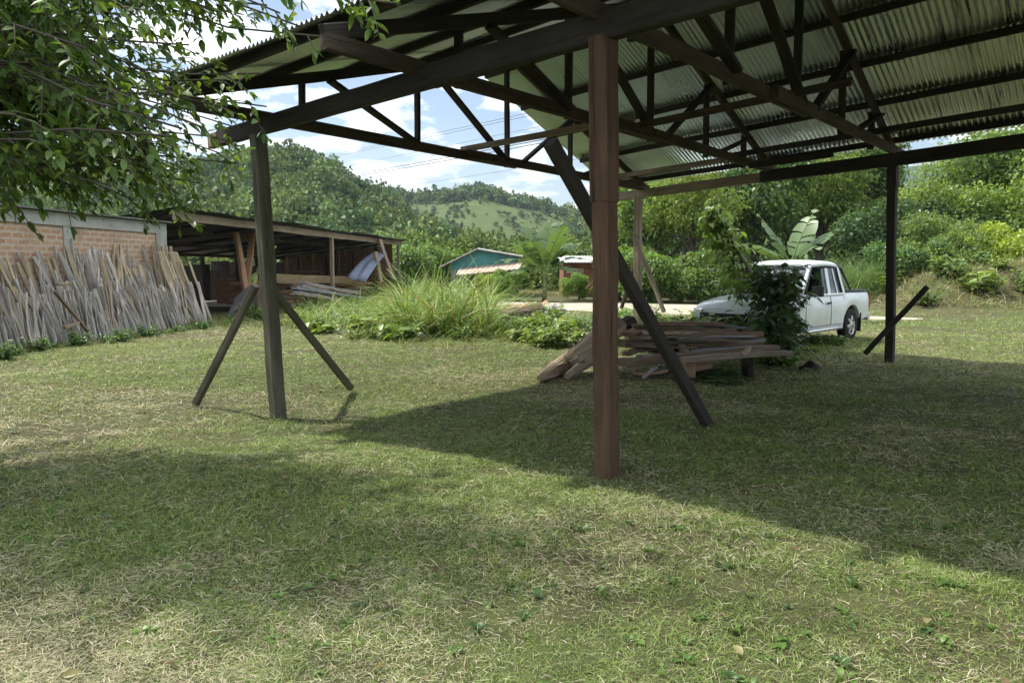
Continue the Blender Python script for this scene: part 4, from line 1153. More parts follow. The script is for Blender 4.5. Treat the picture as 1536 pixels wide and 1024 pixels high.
TL = [
 ('tall', 985, 44, 9.0, 'tree', 'bright green tree behind the far shed post, left of the climbing plant', (1.15, 1.15, 1)),
 ('airy', 1035, 40, 7.6, 'tree', 'airy yellow green tree between the far post and the climbing plant', (1.1, 1.05, .9)),
 ('tall2', 1078, 50, 11.5, 'tree', 'tall mid green tree directly behind the slanting stem of the climbing plant', (1, 1, 1)),
 ('tall', 1130, 46, 11.0, 'tree', 'tall tree with pale branches just left of the banana plant behind the truck', (.95, 1, 1.15)),
 ('tall2', 1180, 54, 12.0, 'tree', 'tall shaded tree behind the banana plant that stands behind the truck', (.9, .95, .95)),
 ('airy', 1225, 47, 9.5, 'tree', 'light crowned tree just right of the banana plant behind the truck', (1, 1, .95)),
 ('tall', 1262, 56, 12.0, 'tree', 'tall dark tree rising above the truck bed', (.8, .9, .95)),
 ('tall2', 1298, 48, 11.0, 'tree', 'tall bushy tree immediately left of the right shed post', (.95, 1, 1)),
 ('dark', 1318, 40, 6.0, 'tree', 'dark rounded tree low behind the right shed post', (.9, 1, 1)),
 ('round', 1368, 44, 6.6, 'tree', 'rounded yellow green tree just right of the right shed post', (1, 1, .9)),
 ('dark', 1405, 41, 6.2, 'tree', 'dark tree in the gap right of the right shed post', (1, 1.05, 1)),
 ('round', 1388, 36, 4.3, 'tree', 'small dusty green tree in front of the dark gap right of the right post', (.85, .88, 1.0)),
 ('airy', 1440, 49, 10.0, 'tree', 'tall light tree under the right end of the roof, left of the last two', (1, 1, 1)),
 ('tall', 1500, 45, 11.5, 'tree', 'tall spreading tree second from the right picture edge', (1.05, 1.08, .95)),
 ('round', 1545, 42, 8.6, 'tree', 'big leaning tree cut by the right picture edge', (1.0, 1.05, .9)),
 ('round', 1465, 41, 6.4, 'tree', 'mid height tree with layered branches at the right, above the yellow green bushes', (1.0, 1.05, .95)),
 ('tall', 1575, 50, 13.5, 'tree', 'tall broad tree behind the leaning one at the right picture edge', (1, 1, .95)),
 ('tall', 1640, 44, 12, 'tree', 'tallest tree beyond the right picture edge', (1, 1, 1)),
 ('tall2', 930, 58, 9.5, 'tree', 'dull green tree seen through the gap beside the middle post', (.9, .95, 1)),
]
for i, (k, px, Y, h, nm, lab, tint) in enumerate(TL):
    plant_tree(k, px, Y, h, nm, lab, 'tree', G1, tint, 1.05, i * 1.7)
BL = [
 ('bush', 1452, 37.5, 3.6, 'yellow green bush at the left of the row above the earth bank', (1.35, 1.25, .8)),
 ('bush', 1500, 37, 3.8, 'brightest yellow green bush in the middle of the row above the earth bank', (1.5, 1.35, .8)),
 ('bush', 1550, 36.5, 3.9, 'yellow green bush at the right picture edge above the earth bank', (1.4, 1.3, .85)),
 ('bushd', 1352, 33, 2.3, 'low dark bush just right of the right shed post', (.8, .9, 1)),
 ('bushd', 1392, 33.5, 2.2, 'grey green bush at the left foot of the earth bank', (.95, 1, 1)),
 ('bushd', 1020, 37, 3.2, 'green bush beyond the road right of the far shed post', (1.1, 1.1, .9)),
 ('bushd', 975, 38, 3.4, 'green bush beyond the road behind the far shed post', (1.1, 1.15, 1)),
 ('bush', 930, 40, 3.0, 'pale green bush beyond the road beside the middle post', (1, 1, .95)),
 ('bushd', 1060, 36, 2.4, 'low bush beyond the road left of the climbing plant', (1.0, 1.0, .9)),
 ('bush', 868, 40.5, 1.5, 'low leafy bush right of the banana plant by the huts', (.9, 1.05, .9)),
 ('bush', 762, 39.5, 1.7, 'leafy bush before the teal hut, left of its banana plant', (.9, 1.05, .9)),
 ('bush', 735, 40.5, 1.5, 'yellowish bush at the foot of the leaning plank by the teal hut', (1.25, 1.2, .7)),
 ('bushd', 620, 52, 4.4, 'bush beyond the far end of the lumber shed', (1, 1.05, .9)),
 ('bushd', 655, 56, 4.2, 'bush left of the teal hut roof', (1.05, 1.1, .9)),
]
for i, (k, px, Y, h, lab, tint) in enumerate(BL):
    plant_tree(k, px, Y, h, 'bush', lab, 'bush', 'bushes round the yard', tint, 1.1, i * 2.1)

# ---------------------------------------------------------------- banana plants
def banana(base, H, fans, label, seed, leafL):
    R = random.Random(seed); rng = np.random.default_rng(seed)
    th = thing('banana_plant', label, 'banana plant', base)
    st_ = MB().tube([base + Vector((0, 0, -.1)), base + Vector((.04, 0, H * .2)), base + Vector((.02, .02, H * .45)), base + Vector((0, 0, H * .56))], [.13, .11, .09, .05], 10)
    st_.build('stem', plain('banana_stem', (.17, .20, .08), .6, 0, .3, 6, .4, 0, (.16, .12, .06)), th)
    for (ang, lift, L, wdt, droop) in fans:
        L *= leafL; m = MB()
        d = Vector((math.cos(ang), math.sin(ang) , 0)); n = 22
        p0 = base + Vector((0, 0, H * .52)); pts = []; p = p0.copy(); el = lift
        for i in range(n + 1):
            t = i / n
            pts.append(p.copy())
            e2 = el - droop * t * t
            p = p + (d * math.cos(e2) + Vector((0, 0, math.sin(e2)))) * (L / n)
        side = Vector((-d.y, d.x, 0))
        V = []; Fq = []; C = []
        m.tube(pts, [.03 * (1 - .85 * i / n) + .004 for i in range(n + 1)], 6, (1.7, 1.6, 1.2))
        for s in (-1, 1):
            i = 3
            while i < n:
                k = R.choice((2, 3, 4, 5)); j = min(n, i + k)
                dr = R.uniform(.05, .5); 
                rows = []
                for q in range(i, j + 1):
                    t = (q - 3) / (n - 3)
                    wv = wdt * leafL * .62 * (math.sin(min(1, t * 1.12 + .06) * math.pi) ** .6 if t < .9 else max(.02, .62 * (1 - t) / .1))
                    a = pts[q] ; tang = (pts[min(q + 1, n)] - pts[max(q - 1, 0)]).normalized()
                    up = side.cross(tang); up = up if up.z > 0 else -up
                    shrink = .02 * L if q == j and j < n else 0
                    pos = a - tang * shrink
                    for f in (0, .5, 1):
                        rows.append(pos + side * s * wv * f * .95 + tang * wv * f * .25 + up * (.16 * wv * f - dr * .7 * wv * f * f) + Vector((0, 0, -.35 * dr * wv * f * f)))
                fs = []
                for q in range(j - i):
                    for f in range(2): fs.append((q * 3 + f, q * 3 + f + 1, q * 3 + f + 4, q * 3 + f + 3))
                br = R.uniform(.85, 1.2)
                m.add(rows, fs, None, (br, br, br), True)
                i = j
        m.c = [(a * .095, b * .165, c * .055) for a, b, c in m.c]
        m.build('leaf', LEAFB, th)
    return th
b1 = gp(816, 452)
banana(b1, 3.0, [(2.9, .45, 1.15, .52, 1.0), (.25, .5, 1.15, .5, 1.1), (2.2, 1.1, 1.35, .55, .5), (1.2, 1.2, 1.4, .5, .35), (-.7, 1.15, 1.3, .5, .5), (3.8, .85, 1.1, .52, 1.0), (-.15, .85, 1.2, .5, 1.0), (-2.0, .9, 1.1, .5, 1.0), (.8, .8, 1.25, .5, .9), (3.3, .15, .9, .45, 1.0), (5.6, .2, .95, .45, .9)],
       'banana plant with a full fan of leaves beside the teal hut', 5, 2.35)
b2 = gp(1183, 482)
banana(b2, 3.4, [(2.55, 1.05, .95, .42, .25), (.5, 1.12, 1.0, .42, .3), (.15, .75, .95, .42, .45), (3.3, .55, .8, .4, .5)], 'banana plant with few upright leaves behind the pickup truck', 6, 2.0)

# ---------------------------------------------------------------- climbing plant in front of the truck
def climber():
    rng = np.random.default_rng(9); R = random.Random(9)
    base = gp(1172, 540); th = thing('climbing_shrub', 'dark large leaved climbing shrub with a slanting bare stem before the truck', 'shrub', base)
    Y = base.y
    st_ = MB(); main = [at(x, y, Y + d) for (x, y, d) in ((1172, 545, 0), (1166, 490, .1), (1150, 440, .7), (1128, 412, 1.7), (1108, 378, 2.8), (1092, 345, 3.2), (1080, 315, 3.5), (1071, 294, 3.7))]
    st_.tube(main, [.05, .046, .044, .04, .036, .032, .026, .012], 7)
    Ps, Ds, Ls, Cs = [], [], [], []
    dark = [(.065, .12, .05), (.085, .15, .055), (.055, .105, .045)]; lite = [(.19, .30, .06), (.24, .34, .075), (.15, .25, .055)]
    for k in range(150):          # dense leafy mound
        t = rng.uniform(0, 1); c = at(1163 + rng.normal(0, 17) - 8 * (t - .5), 525 - 118 * t, Y + rng.normal(0, .32))
        c.z = max(c.z, .1)
        c += Vector((rng.normal(0, .1), 0, 0))
        a = rng.uniform(0, 6.28); e = c + Vector((math.cos(a) * .3, math.sin(a) * .3, rng.uniform(-.1, .25)))
        st_.tube([c, c.lerp(e, .5) + Vector((0, 0, .05)), e], [.006, .005, .003], 4, cap=False)
        for q in range(10):
            p = c.lerp(e, q / 9); Ps.append(tuple(p + Vector(rng.normal(0, .04, 3)))); Ds.append(tuple(Vector((math.cos(a + q * 2.4), math.sin(a + q * 2.4), rng.uniform(-.7, .3)))))
            Ls.append(rng.uniform(.10, .20)); Cs.append(np.array(dark[R.randrange(3)]) * rng.uniform(.8, 1.35))
    for k in range(150):           # paler hanging sprays on the stem
        t = rng.uniform(.36, .97) ; i = min(len(main) - 2, int(t * (len(main) - 1))); c = main[i].lerp(main[i + 1], t * (len(main) - 1) - i)
        a = rng.normal(3.14, 1.1); r = rng.uniform(.15, .75) * (1.3 - .75 * t)
        e = c + Vector((math.cos(a) * r, math.sin(a) * r, -rng.uniform(.0, .55) * (.4 + r)))
        st_.tube([c, c.lerp(e, .5) + Vector((0, 0, .06)), e], [.005, .004, .002], 4, cap=False)
        n = int(6 + r * 10)
        for q in range(n):
            p = c.lerp(e, (q + .5) / n); Ps.append(tuple(p + Vector(rng.normal(0, .025, 3)))); s = 1 if q % 2 else -1
            Ds.append(tuple(Vector((math.cos(a + s * 1.1), math.sin(a + s * 1.1), -.6 + rng.normal(0, .3))))); Ls.append(rng.uniform(.11, .20)); Cs.append(np.array(lite[R.randrange(3)]) * rng.uniform(.75, 1.25))
    n = len(Ps); P = np.array(Ps); D = np.array(Ds); N = unit(np.array([0, 0, 1.0]) + rng.normal(0, .4, (n, 3))); L = np.array(Ls)
    V, Fq = leaves8(P, D, N, L, L * rng.uniform(.5, .75, n), .25)
    st_.build('stem', BARK, th)
    link('foliage', np_mesh('foliage', V, Fq, np.repeat(np.array(Cs), 10, 0)), LEAFB, th)
climber()

# ---------------------------------------------------------------- low broad-leaved weeds, ferns (a few shared meshes)
def weed_mesh(seed, n, h, r, leafL, pal, wr=.55):
    rng = np.random.default_rng(seed); Ps, Ds, Ls, Cs = [], [], [], []
    m = MB()
    for k in range(n):
        a = rng.uniform(0, 6.28); q = rng.uniform(.1, 1) ** .6 * r
        e = Vector((math.cos(a) * q, math.sin(a) * q, h * rng.uniform(.35, 1.0)))
        b = Vector((math.cos(a) * q * .25, math.sin(a) * q * .25, -.03))
        m.tube([b, b.lerp(e, .6) + Vector((0, 0, .06 * h)), e], [.006, .005, .003], 4, (.4, .5, .2), cap=False)
        for i in range(7):
            f = .35 + .65 * i / 6; aa = a + i * 2.4
            Ps.append(tuple(b.lerp(e, f))); Ds.append((math.cos(aa), math.sin(aa), rng.uniform(-.35, .5))); Ls.append(leafL * rng.uniform(.6, 1.2)); Cs.append(np.array(pal[rng.integers(len(pal))]) * rng.uniform(.75, 1.3))
    n = len(Ps); L = np.array(Ls); N = unit(np.array([0, 0, 1.0]) + rng.normal(0, .35, (n, 3)))
    V, Fq = leaves8(np.array(Ps), np.array(Ds), N, L, L * wr, .25)
    a = np.array(m.v); tri = np.array([f for f in m.f])
    V2, F2, C2 = merge([(V, Fq, np.repeat(np.array(Cs), 10, 0)), (a, tri, np.full((len(a), 3), 1.0) * np.array([[.07, .09, .03]]))])
    me = np_mesh('weed_plant', V2, F2, C2); me.materials.append(LEAFB); return me
def fern_mesh(seed, n, L):
    rng = np.random.default_rng(seed); Ps, Ds, Ls, Cs = [], [], [], []
    for k in range(n):
        a = 6.283 * k / n + rng.uniform(-.2, .2); el = rng.uniform(.5, 1.1); LL = L * rng.uniform(.7, 1.1)
        p = np.zeros(3); prev = p
        for i in range(18):
            t = i / 17; e = el - 1.3 * t; d = np.array([math.cos(a) * math.cos(e), math.sin(a) * math.cos(e), math.sin(e)]); p = p + d * LL / 18
            sd = np.array([-math.sin(a), math.cos(a), 0])
            if i > 2:
                for s in (-1, 1): Ps.append(p.copy()); Ds.append(sd * s + d * .45 + np.array([0, 0, -.15])); Ls.append(.26 * LL * math.sin(math.pi * min(1, t * .9 + .1)) + .02); Cs.append(np.array((.06, .12, .035)) * rng.uniform(.8, 1.3))
    n = len(Ps); Lx = np.array(Ls); V, Fq = leaves8(np.array(Ps), np.array(Ds), np.tile([0, 0, 1.0], (n, 1)) + rng.normal(0, .1, (n, 3)), Lx, Lx * .28, .15)
    me = np_mesh('fern', V, Fq, np.repeat(np.array(Cs), 10, 0)); me.materials.append(LEAFB); return me
WM = [weed_mesh(41, 26, .42, .34, .14, P_B), weed_mesh(42, 30, .5, .40, .12, P_A), weed_mesh(43, 20, .30, .32, .18, P_B, .7), weed_mesh(44, 24, .35, .3, .08, P_B)]
FM = [fern_mesh(51, 11, .55), fern_mesh(52, 9, .48)]
def put(name, me, p, s, rot, label, cat, group, tint=(1, 1, 1)):
    o = bpy.data.objects.new(name, me); COL.objects.link(o); o.location = p; o.scale = (s, s, s); o.rotation_euler = (0, 0, rot); o.color = (*tint, 1)
    tag(o, label, cat, group); return o
R = random.Random(12)
for k in range(46):      # weeds behind the timber pile
    px = R.uniform(800, 1150); py = R.uniform(480, 528) - (px - 800) * .02
    p = gp(px, py, -.03)
    put('weed_plant', WM[k % 3], p, R.uniform(.8, 1.5) * (.8 if px > 1010 else 1), R.random() * 6, 'low broad leaved weed growing among others behind the timber pile', 'weed', 'weeds behind the timber pile', (1.0, 1.0, .9) if px < 900 else (.85, .9, .9))
for k in range(30):      # rank weeds between the pile and the truck's bonnet
    p = gp(R.uniform(985, 1125), R.uniform(528, 535), -.03)
    put('weed_plant', WM[k % 2], p, R.uniform(1.1, 1.75), R.random() * 6, 'rank green weed growing between the plank stack and the truck bonnet', 'weed', 'weeds before the truck bonnet', (.95, 1.0, .9))
for k in range(52):      # mixed weeds through the weedy strip
    p = gp(R.uniform(440, 840), R.uniform(474, 514), -.03)
    put('weed_plant', WM[k % 4], p, R.uniform(.7, 1.5), R.random() * 6, 'leafy weed among the rough grass between lumber shed and timber pile', 'weed', 'weeds through the rough strip', (1.15, 1.1, .8) if k % 3 else (.9, .95, .8))
for k in range(26):      # scrub on the earth bank
    x_ = R.uniform(14.5, 30); y_ = R.uniform(28.5, 32.5)
    put('weed_plant', WM[k % 2], (x_, y_, float(gz(x_, y_)) - .05), R.uniform(1.0, 2.4), R.random() * 6, 'scrubby weed growing on the earth bank at the right', 'weed', 'scrub on the earth bank', (1, 1, .85))
for k in range(14):      # weeds under the climbing shrub
    p = gp(R.uniform(1105, 1270), R.uniform(515, 552), -.03)
    put('weed_plant', WM[(k % 2) + 1], p, R.uniform(.5, .9), R.random() * 6, 'small green weed at the foot of the climbing shrub and truck', 'weed', 'weeds by the truck', (.8, .9, .8))
for k in range(20):      # along the slats
    s = 3.0 + k * .58
    put('weed_plant', WM[3 if k % 2 else 1], wp(s, -.03, 1.75 + R.uniform(-.1, .35)), R.uniform(.5, .8), R.random() * 6, 'small weed growing along the foot of the slat heap', 'weed', 'weeds along the slat heap', (.7, .85, .75))
for k in range(16):      # before the lumber shed
    s = 13.5 + k * 1.0
    put('weed_plant', WM[k % 3], wp(s, -.03, 1.2 + R.uniform(-.3, .9)), R.uniform(.7, 1.3), R.random() * 6, 'leafy weed growing before the open lumber shed', 'weed', 'weeds before the lumber shed', (1.0, 1.05, .9))
for k, (px, py, s) in enumerate(((1082, 575, .9), (1058, 566, .75), (1010, 500, .9), (980, 498, .8), (1095, 500, .7))):
    put('fern', FM[k % 2], gp(px, py, -.02), s, R.random() * 6, ('largest fern under the bench plank of the timber pile', 'smaller fern beside the large one under the bench plank', 'fern behind the middle of the plank stack', 'fern behind the left end of the plank stack', 'fern behind the right end of the plank stack')[k], 'fern', 'ferns by the timber pile', (.85, .95, .9))
# sprig of drooping leaves at the left post
def sprig():
    rng = np.random.default_rng(4); base = gp(383, 480)
    th = thing('leaf_sprig', 'pale green drooping leaves of a young plant just behind the left post', 'plant', base)
    m = MB(); m.tube([base, at(385, 440, base.y), at(386, 405, base.y), at(396, 380, base.y)], [.03, .025, .02, .008], 6); m.build('stem', BARK, th)
    Ps, Ds, Ls = [], [], []
    for (px, py, dx, dz) in ((388, 408, -.7, -.6), (386, 412, -.35, -.9), (390, 400, .2, -1), (398, 384, .6, -.4), (398, 388, .5, -.9), (402, 392, .3, -1), (396, 380, .1, -1), (404, 378, .5, .5), (400, 420, .5, -.7), (402, 416, .2, -1), (384, 420, -.5, -.8)):
        p = at(px, py, base.y + rng.uniform(-.2, .2)); Ps.append(tuple(p)); Ds.append((dx, rng.uniform(-.4, .4), dz)); Ls.append(rng.uniform(.32, .48))
    P = np.array(Ps); n = len(P); L = np.array(Ls); V, Fq = leaves8(P, np.array(Ds), np.tile([0, -1.0, .4], (n, 1)) + rng.normal(0, .3, (n, 3)), L, L * .34, .1)
    link('foliage', np_mesh('foliage', V, Fq, np.tile([[.17, .24, .09]], (len(V), 1))), LEAFB, th)
sprig()

# ---------------------------------------------------------------- grass
def grass_near():
    rng = np.random.default_rng(100)
    n = 680000
    u = rng.uniform(0, 1, n)
    r0, r1 = 2.3, 34.0
    p = -.45      # density falls off with distance
    r = (r0 ** p + u * (r1 ** p - r0 ** p)) ** (1 / p)
    th = rng.uniform(-.66, .66, n)
    x = r * np.sin(th) * 1.0; y = r * np.cos(th)
    keep = ~((np.abs(x - (-11.2 + .125 * (y - 11))) < 0) )
    # leave the road bare
    dmin = np.full(n, 9e9)
    for q in pts[::4]: dmin = np.minimum(dmin, np.hypot(x - q[0], y - q[1]) - q[2] * (.9 + .3 * 0))
    keep &= (dmin > 0) & (x > -13.0 + .125 * (y)) 
    # bare patches
    bare = vnoise(x, y, .35, 7) * .6 + vnoise(x, y, 1.1, 8) * .4
    keep &= rng.uniform(0, 1, n) < np.clip(1.35 - 1.0 * (bare > .64), .3, 1)
    x, y, r = x[keep], y[keep], r[keep]; n = len(x)
    z = gz(x, y) - .004
    g = vnoise(x, y, .45, 11) * .5 + vnoise(x, y, 1.6, 12) * .32 + vnoise(x, y, 4.5, 13) * .18
    far_green = np.clip((r - 5) / 12, 0, 1)  # share of green blades rises with distance from the camera
    pg = np.clip((g - .45) * 2.0 + .5 + .16 * far_green, .16, .92)
    green = rng.uniform(0, 1, n) < pg
    s = (r / 3.0) ** .42
    L = np.where(green, rng.uniform(.022, .06, n), .018 + .05 * rng.uniform(0, 1, n) ** 1.8) * s * (1 + .6 * (vnoise(x, y, 2.6, 15) - .5))
    Wd = np.where(green, rng.uniform(.0026, .0052, n), rng.uniform(.002, .0046, n)) * (r / 3.0) ** .62
    a = rng.uniform(0, 6.283, n)
    # cut straw lies down in drifts; green stands up
    tilt = np.where(green, rng.uniform(.3, 1.3, n), rng.uniform(.02, .75, n))
    D = np.stack([np.cos(a) * np.cos(tilt), np.sin(a) * np.cos(tilt), np.sin(tilt)], -1)
    bend = np.where(green, rng.uniform(.3, .95, n), rng.uniform(.15, .8, n))
    gc = np.array([(.15, .215, .055), (.20, .27, .07), (.095, .145, .042), (.27, .32, .12)])[rng.choice(4, n, p=[.36, .28, .22, .14])]
    sc = np.array([(.44, .40, .27), (.36, .33, .21), (.54, .50, .36), (.20, .17, .11), (.33, .345, .19)])[rng.choice(5, n, p=[.26, .27, .13, .16, .18])]
    col = np.where(green[:, None], gc, sc) * rng.uniform(.85, 1.45, (n, 1))
    P = np.stack([x, y, z + np.where(green, 0, rng.uniform(0, .018, n))], -1)
    V, Fq, C = blades(P, D, L, Wd, bend, col, rng, 2)
    o = link('mown_grass', np_mesh('mown_grass', V, Fq, C), GRASSM)
    tag(o, 'mown lawn of short green grass mixed with dry cut straw', 'grass', kind='stuff')
    print('grass', n)
grass_near()
def tall_patch(name, label, P, h, pal, seed, wd=.014, up=(.9, 1.45), bend=(.25, .8), cat='tall grass'):
    rng = np.random.default_rng(seed); n = len(P)
    a = rng.uniform(0, 6.283, n); el = rng.uniform(up[0], up[1], n)
    D = np.stack([np.cos(a) * np.cos(el), np.sin(a) * np.cos(el), np.sin(el)], -1)
    L = h * rng.uniform(.5, 1.25, n); col = np.array(pal)[rng.integers(0, len(pal), n)] * rng.uniform(.7, 1.3, (n, 1))
    V, Fq, C = blades(P, D, L, wd * rng.uniform(.6, 1.4, n), rng.uniform(bend[0], bend[1], n), col, rng, 4)
    return tag(link(name, np_mesh(name, V, Fq, C), GRASSM), label, cat, kind='stuff')
def blob(rng, n, px, py, sx, sy):
    """points on the ground in a patch given by photo position and metres"""
    c = gp(px, py); a = rng.normal(0, 1, (n, 2)) * .5
    x = c.x + a[:, 0] * sx; y = c.y + a[:, 1] * sy
    return np.stack([x, y, gz(x, y) - .02], -1)
rng = np.random.default_rng(61)
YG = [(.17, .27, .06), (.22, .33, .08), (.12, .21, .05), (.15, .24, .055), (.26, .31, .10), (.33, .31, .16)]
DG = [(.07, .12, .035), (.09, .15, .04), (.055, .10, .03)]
ST = [(.34, .29, .16), (.26, .22, .11), (.19, .20, .07)]
tuss = []
for k in range(300):
    px = 600 + 135 * rng.uniform(0, 1); py = rng.uniform(456, 507)
    tuss.append(blob(rng, 15, px, py, .22, .22))
hts = np.concatenate([np.full(15, h) for h in .6 + 1.65 * rng.uniform(0, 1, 300) ** 1.3])
tall_patch('tall_grass', 'tall bright yellow green grass clump in the middle of the yard', np.concatenate(tuss), hts, YG, 1, .052, (.95, 1.52), (.15, 1.0))
tuss = [blob(rng, 26, rng.uniform(455, 650), rng.uniform(452, 494), .35, .5) for k in range(130)] + [blob(rng, 26, rng.uniform(725, 850), rng.uniform(478, 508), .3, .4) for k in range(40)]
tall_patch('wild_grass', 'waist high wild grass between the lumber shed and the tall clump', np.concatenate(tuss), np.concatenate([np.full(26, h) for h in .3 + 1.0 * rng.uniform(0, 1, 170) ** 1.4 * np.where(np.arange(170) < 130, 1, .45)]), YG, 2, .034, (.9, 1.5), (.3, .9))
tuss = [blob(rng, 40, rng.uniform(200, 480), rng.uniform(478, 493), .4, .6) for k in range(46)]
tall_patch('fringe_grass', 'rough grass fringe along the slats and the lumber shed front', np.concatenate(tuss), np.concatenate([np.full(40, h) for h in rng.uniform(.22, .5, 46)]), [(.10, .16, .04), (.13, .18, .05), (.2, .2, .09)], 3, .02, (.6, 1.4))
tuss = [blob(rng, 30, rng.uniform(470, 870), rng.uniform(492, 522), .3, .4) for k in range(85)]
tall_patch('dry_grass', 'ragged dry and green grass at the front of the weedy strip', np.concatenate(tuss), np.concatenate([np.full(30, h) for h in rng.uniform(.15, .42, 85)]), YG[:3] + ST, 4, .014, (.4, 1.4))
tuss = [blob(rng, 60, rng.uniform(990, 1085), rng.uniform(438, 446), 1.0, 1.0) for k in range(60)]
tall_patch('verge_grass', 'yellowish tall grass beyond the road left of the truck', np.concatenate(tuss), np.concatenate([np.full(60, h) for h in rng.uniform(.7, 1.3, 60)]), [(.25, .25, .09), (.30, .28, .12), (.16, .2, .05)], 5, .03, (1.0, 1.5))
tuss = [blob(rng, 60, rng.uniform(1215, 1345), rng.uniform(452, 460), .8, 1.2) for k in range(90)]
tall_patch('reed_bed', 'tall blue green reeds behind the truck bed', np.concatenate(tuss), np.concatenate([np.full(60, h) for h in rng.uniform(1.8, 3.0, 90)]), [(.14, .23, .08), (.18, .27, .10), (.11, .19, .07)], 6, .03, (1.0, 1.5), (.3, .8))
tuss = [blob(rng, 40, rng.uniform(640, 900), rng.uniform(436, 443), 1.0, .8) for k in range(60)]
tall_patch('roadside_grass', 'dry roadside grass in front of the huts', np.concatenate(tuss), np.concatenate([np.full(40, h) for h in rng.uniform(.25, .6, 60)]), [(.26, .25, .12), (.16, .2, .06), (.32, .27, .15)], 7, .03, (.7, 1.5))
x = rng.uniform(13, 32, 15000); y = rng.uniform(26.5, 37, 15000)
keepm = gz(x, y) > .2; x, y = x[keepm], y[keepm]
tall_patch('bank_grass', 'dry tussocky grass covering the earth bank on the right', np.stack([x, y, gz(x, y) - .02], -1), rng.uniform(.15, .7, len(x)) * (.5 + 1.0 * vnoise(x, y, .8, 19)), [(.46, .39, .25), (.34, .31, .17), (.17, .23, .07), (.13, .2, .055)], 8, .026, (.3, 1.4))
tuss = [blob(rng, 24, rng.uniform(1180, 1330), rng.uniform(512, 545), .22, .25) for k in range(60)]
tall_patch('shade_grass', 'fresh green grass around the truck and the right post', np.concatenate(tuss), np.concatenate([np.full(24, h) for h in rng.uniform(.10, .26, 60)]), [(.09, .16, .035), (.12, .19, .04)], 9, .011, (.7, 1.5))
# broad little weeds and fallen leaves scattered through the lawn
def lawn_bits():
    rng = np.random.default_rng(303); n = 900
    r = (2.4 ** .6 + rng.uniform(0, 1, n) * (17 ** .6 - 2.4 ** .6)) ** (1 / .6); a = rng.uniform(-.66, .66, n); x, y = r * np.sin(a), r * np.cos(a)
    k = vnoise(x, y, .8, 21) + .4 * rng.uniform(0, 1, n) > .62; x, y = x[k], y[k]; n = len(x); m = 7
    ang = rng.uniform(0, 6.28, (n, 1)) + np.arange(m)[None] * 2.4
    P = np.repeat(np.stack([x, y, gz(x, y) + .008], -1), m, 0) + rng.normal(0, .012, (n * m, 3)) * np.array([1, 1, .2])
    el = rng.uniform(.1, .8, n * m); an = ang.ravel(); D = np.stack([np.cos(an) * np.cos(el), np.sin(an) * np.cos(el), np.sin(el)], -1)
    sz = np.repeat(rng.uniform(.02, .05, n), m) * rng.uniform(.7, 1.3, n * m)
    V, Fq = leaves8(P, D, np.tile([0, 0, 1.0], (n * m, 1)) + rng.normal(0, .2, (n * m, 3)), sz, sz * rng.uniform(.45, .8, n * m), .3)
    C = np.repeat(np.repeat(np.array([(.10, .19, .045), (.13, .22, .05), (.075, .145, .045)])[rng.integers(0, 3, n)], m, 0) * rng.uniform(.8, 1.25, (n * m, 1)), 10, 0)
    tag(link('lawn_weeds', np_mesh('lawn_weeds', V, Fq, C), LEAFB), 'small broad leaved weeds scattered through the mown lawn', 'weeds', kind='stuff')
    n = 190; r = rng.uniform(2.4, 13, n); a = rng.uniform(-.66, .66, n); x, y = r * np.sin(a), r * np.cos(a)
    an = rng.uniform(0, 6.28, n); D = np.stack([np.cos(an), np.sin(an), rng.uniform(-.1, .4, n)], -1); sz = rng.uniform(.03, .075, n)
    V, Fq = leaves8(np.stack([x, y, gz(x, y) + .022], -1), D, np.tile([0, 0, 1.0], (n, 1)) + rng.normal(0, .4, (n, 3)), sz, sz * rng.uniform(.35, .55, n), .1, .3)
    C = np.repeat(np.array([(.20, .145, .08), (.27, .21, .12), (.14, .10, .06), (.30, .27, .12)])[rng.integers(0, 4, n)] * rng.uniform(.7, 1.2, (n, 1)), 10, 0)
    tag(link('fallen_leaves', np_mesh('fallen_leaves', V, Fq, C), LEAFB), 'brown fallen leaves lying about on the lawn', 'leaves', kind='stuff')
lawn_bits()
# tufts at the posts
def tuft(name, label, px, py, n, h, w_, sd, pal, spread):
    p = blob(np.random.default_rng(sd), n, px, py, spread, spread)
    rng = np.random.default_rng(sd); a = rng.uniform(0, 6.283, n); el = rng.uniform(.4, 1.4, n)
    D = np.stack([np.cos(a) * np.cos(el), np.sin(a) * np.cos(el), np.sin(el)], -1)
    V, Fq, C = blades(p, D, h * rng.uniform(.5, 1.2, n), w_ * rng.uniform(.6, 1.4, n), rng.uniform(.3, .9, n), np.array(pal)[rng.integers(0, len(pal), n)] * rng.uniform(.7, 1.3, (n, 1)), rng, 4)
    c = gp(px, py)
    tag(link(name, np_mesh(name, V, Fq, C), GRASSM, None, c), label, 'grass tuft')
tuft('grass_tuft', 'wispy grass tuft against the foot of the middle post', 931, 704, 46, .20, .006, 1, DG + [(.3, .27, .15)], .16)
tuft('grass_tuft', 'bushy grass tuft at the foot of the left post', 428, 618, 260, .20, .008, 2, DG + YG[:2], .42)
tuft('grass_tuft', 'green grass tuft beside the lower end of the left post brace on the right', 540, 540, 110, .13, .008, 3, DG + YG[:1], .5)
tuft('grass_tuft', 'green grass tuft at the foot of the right post', 1345, 548, 120, .14, .008, 4, DG, .4)
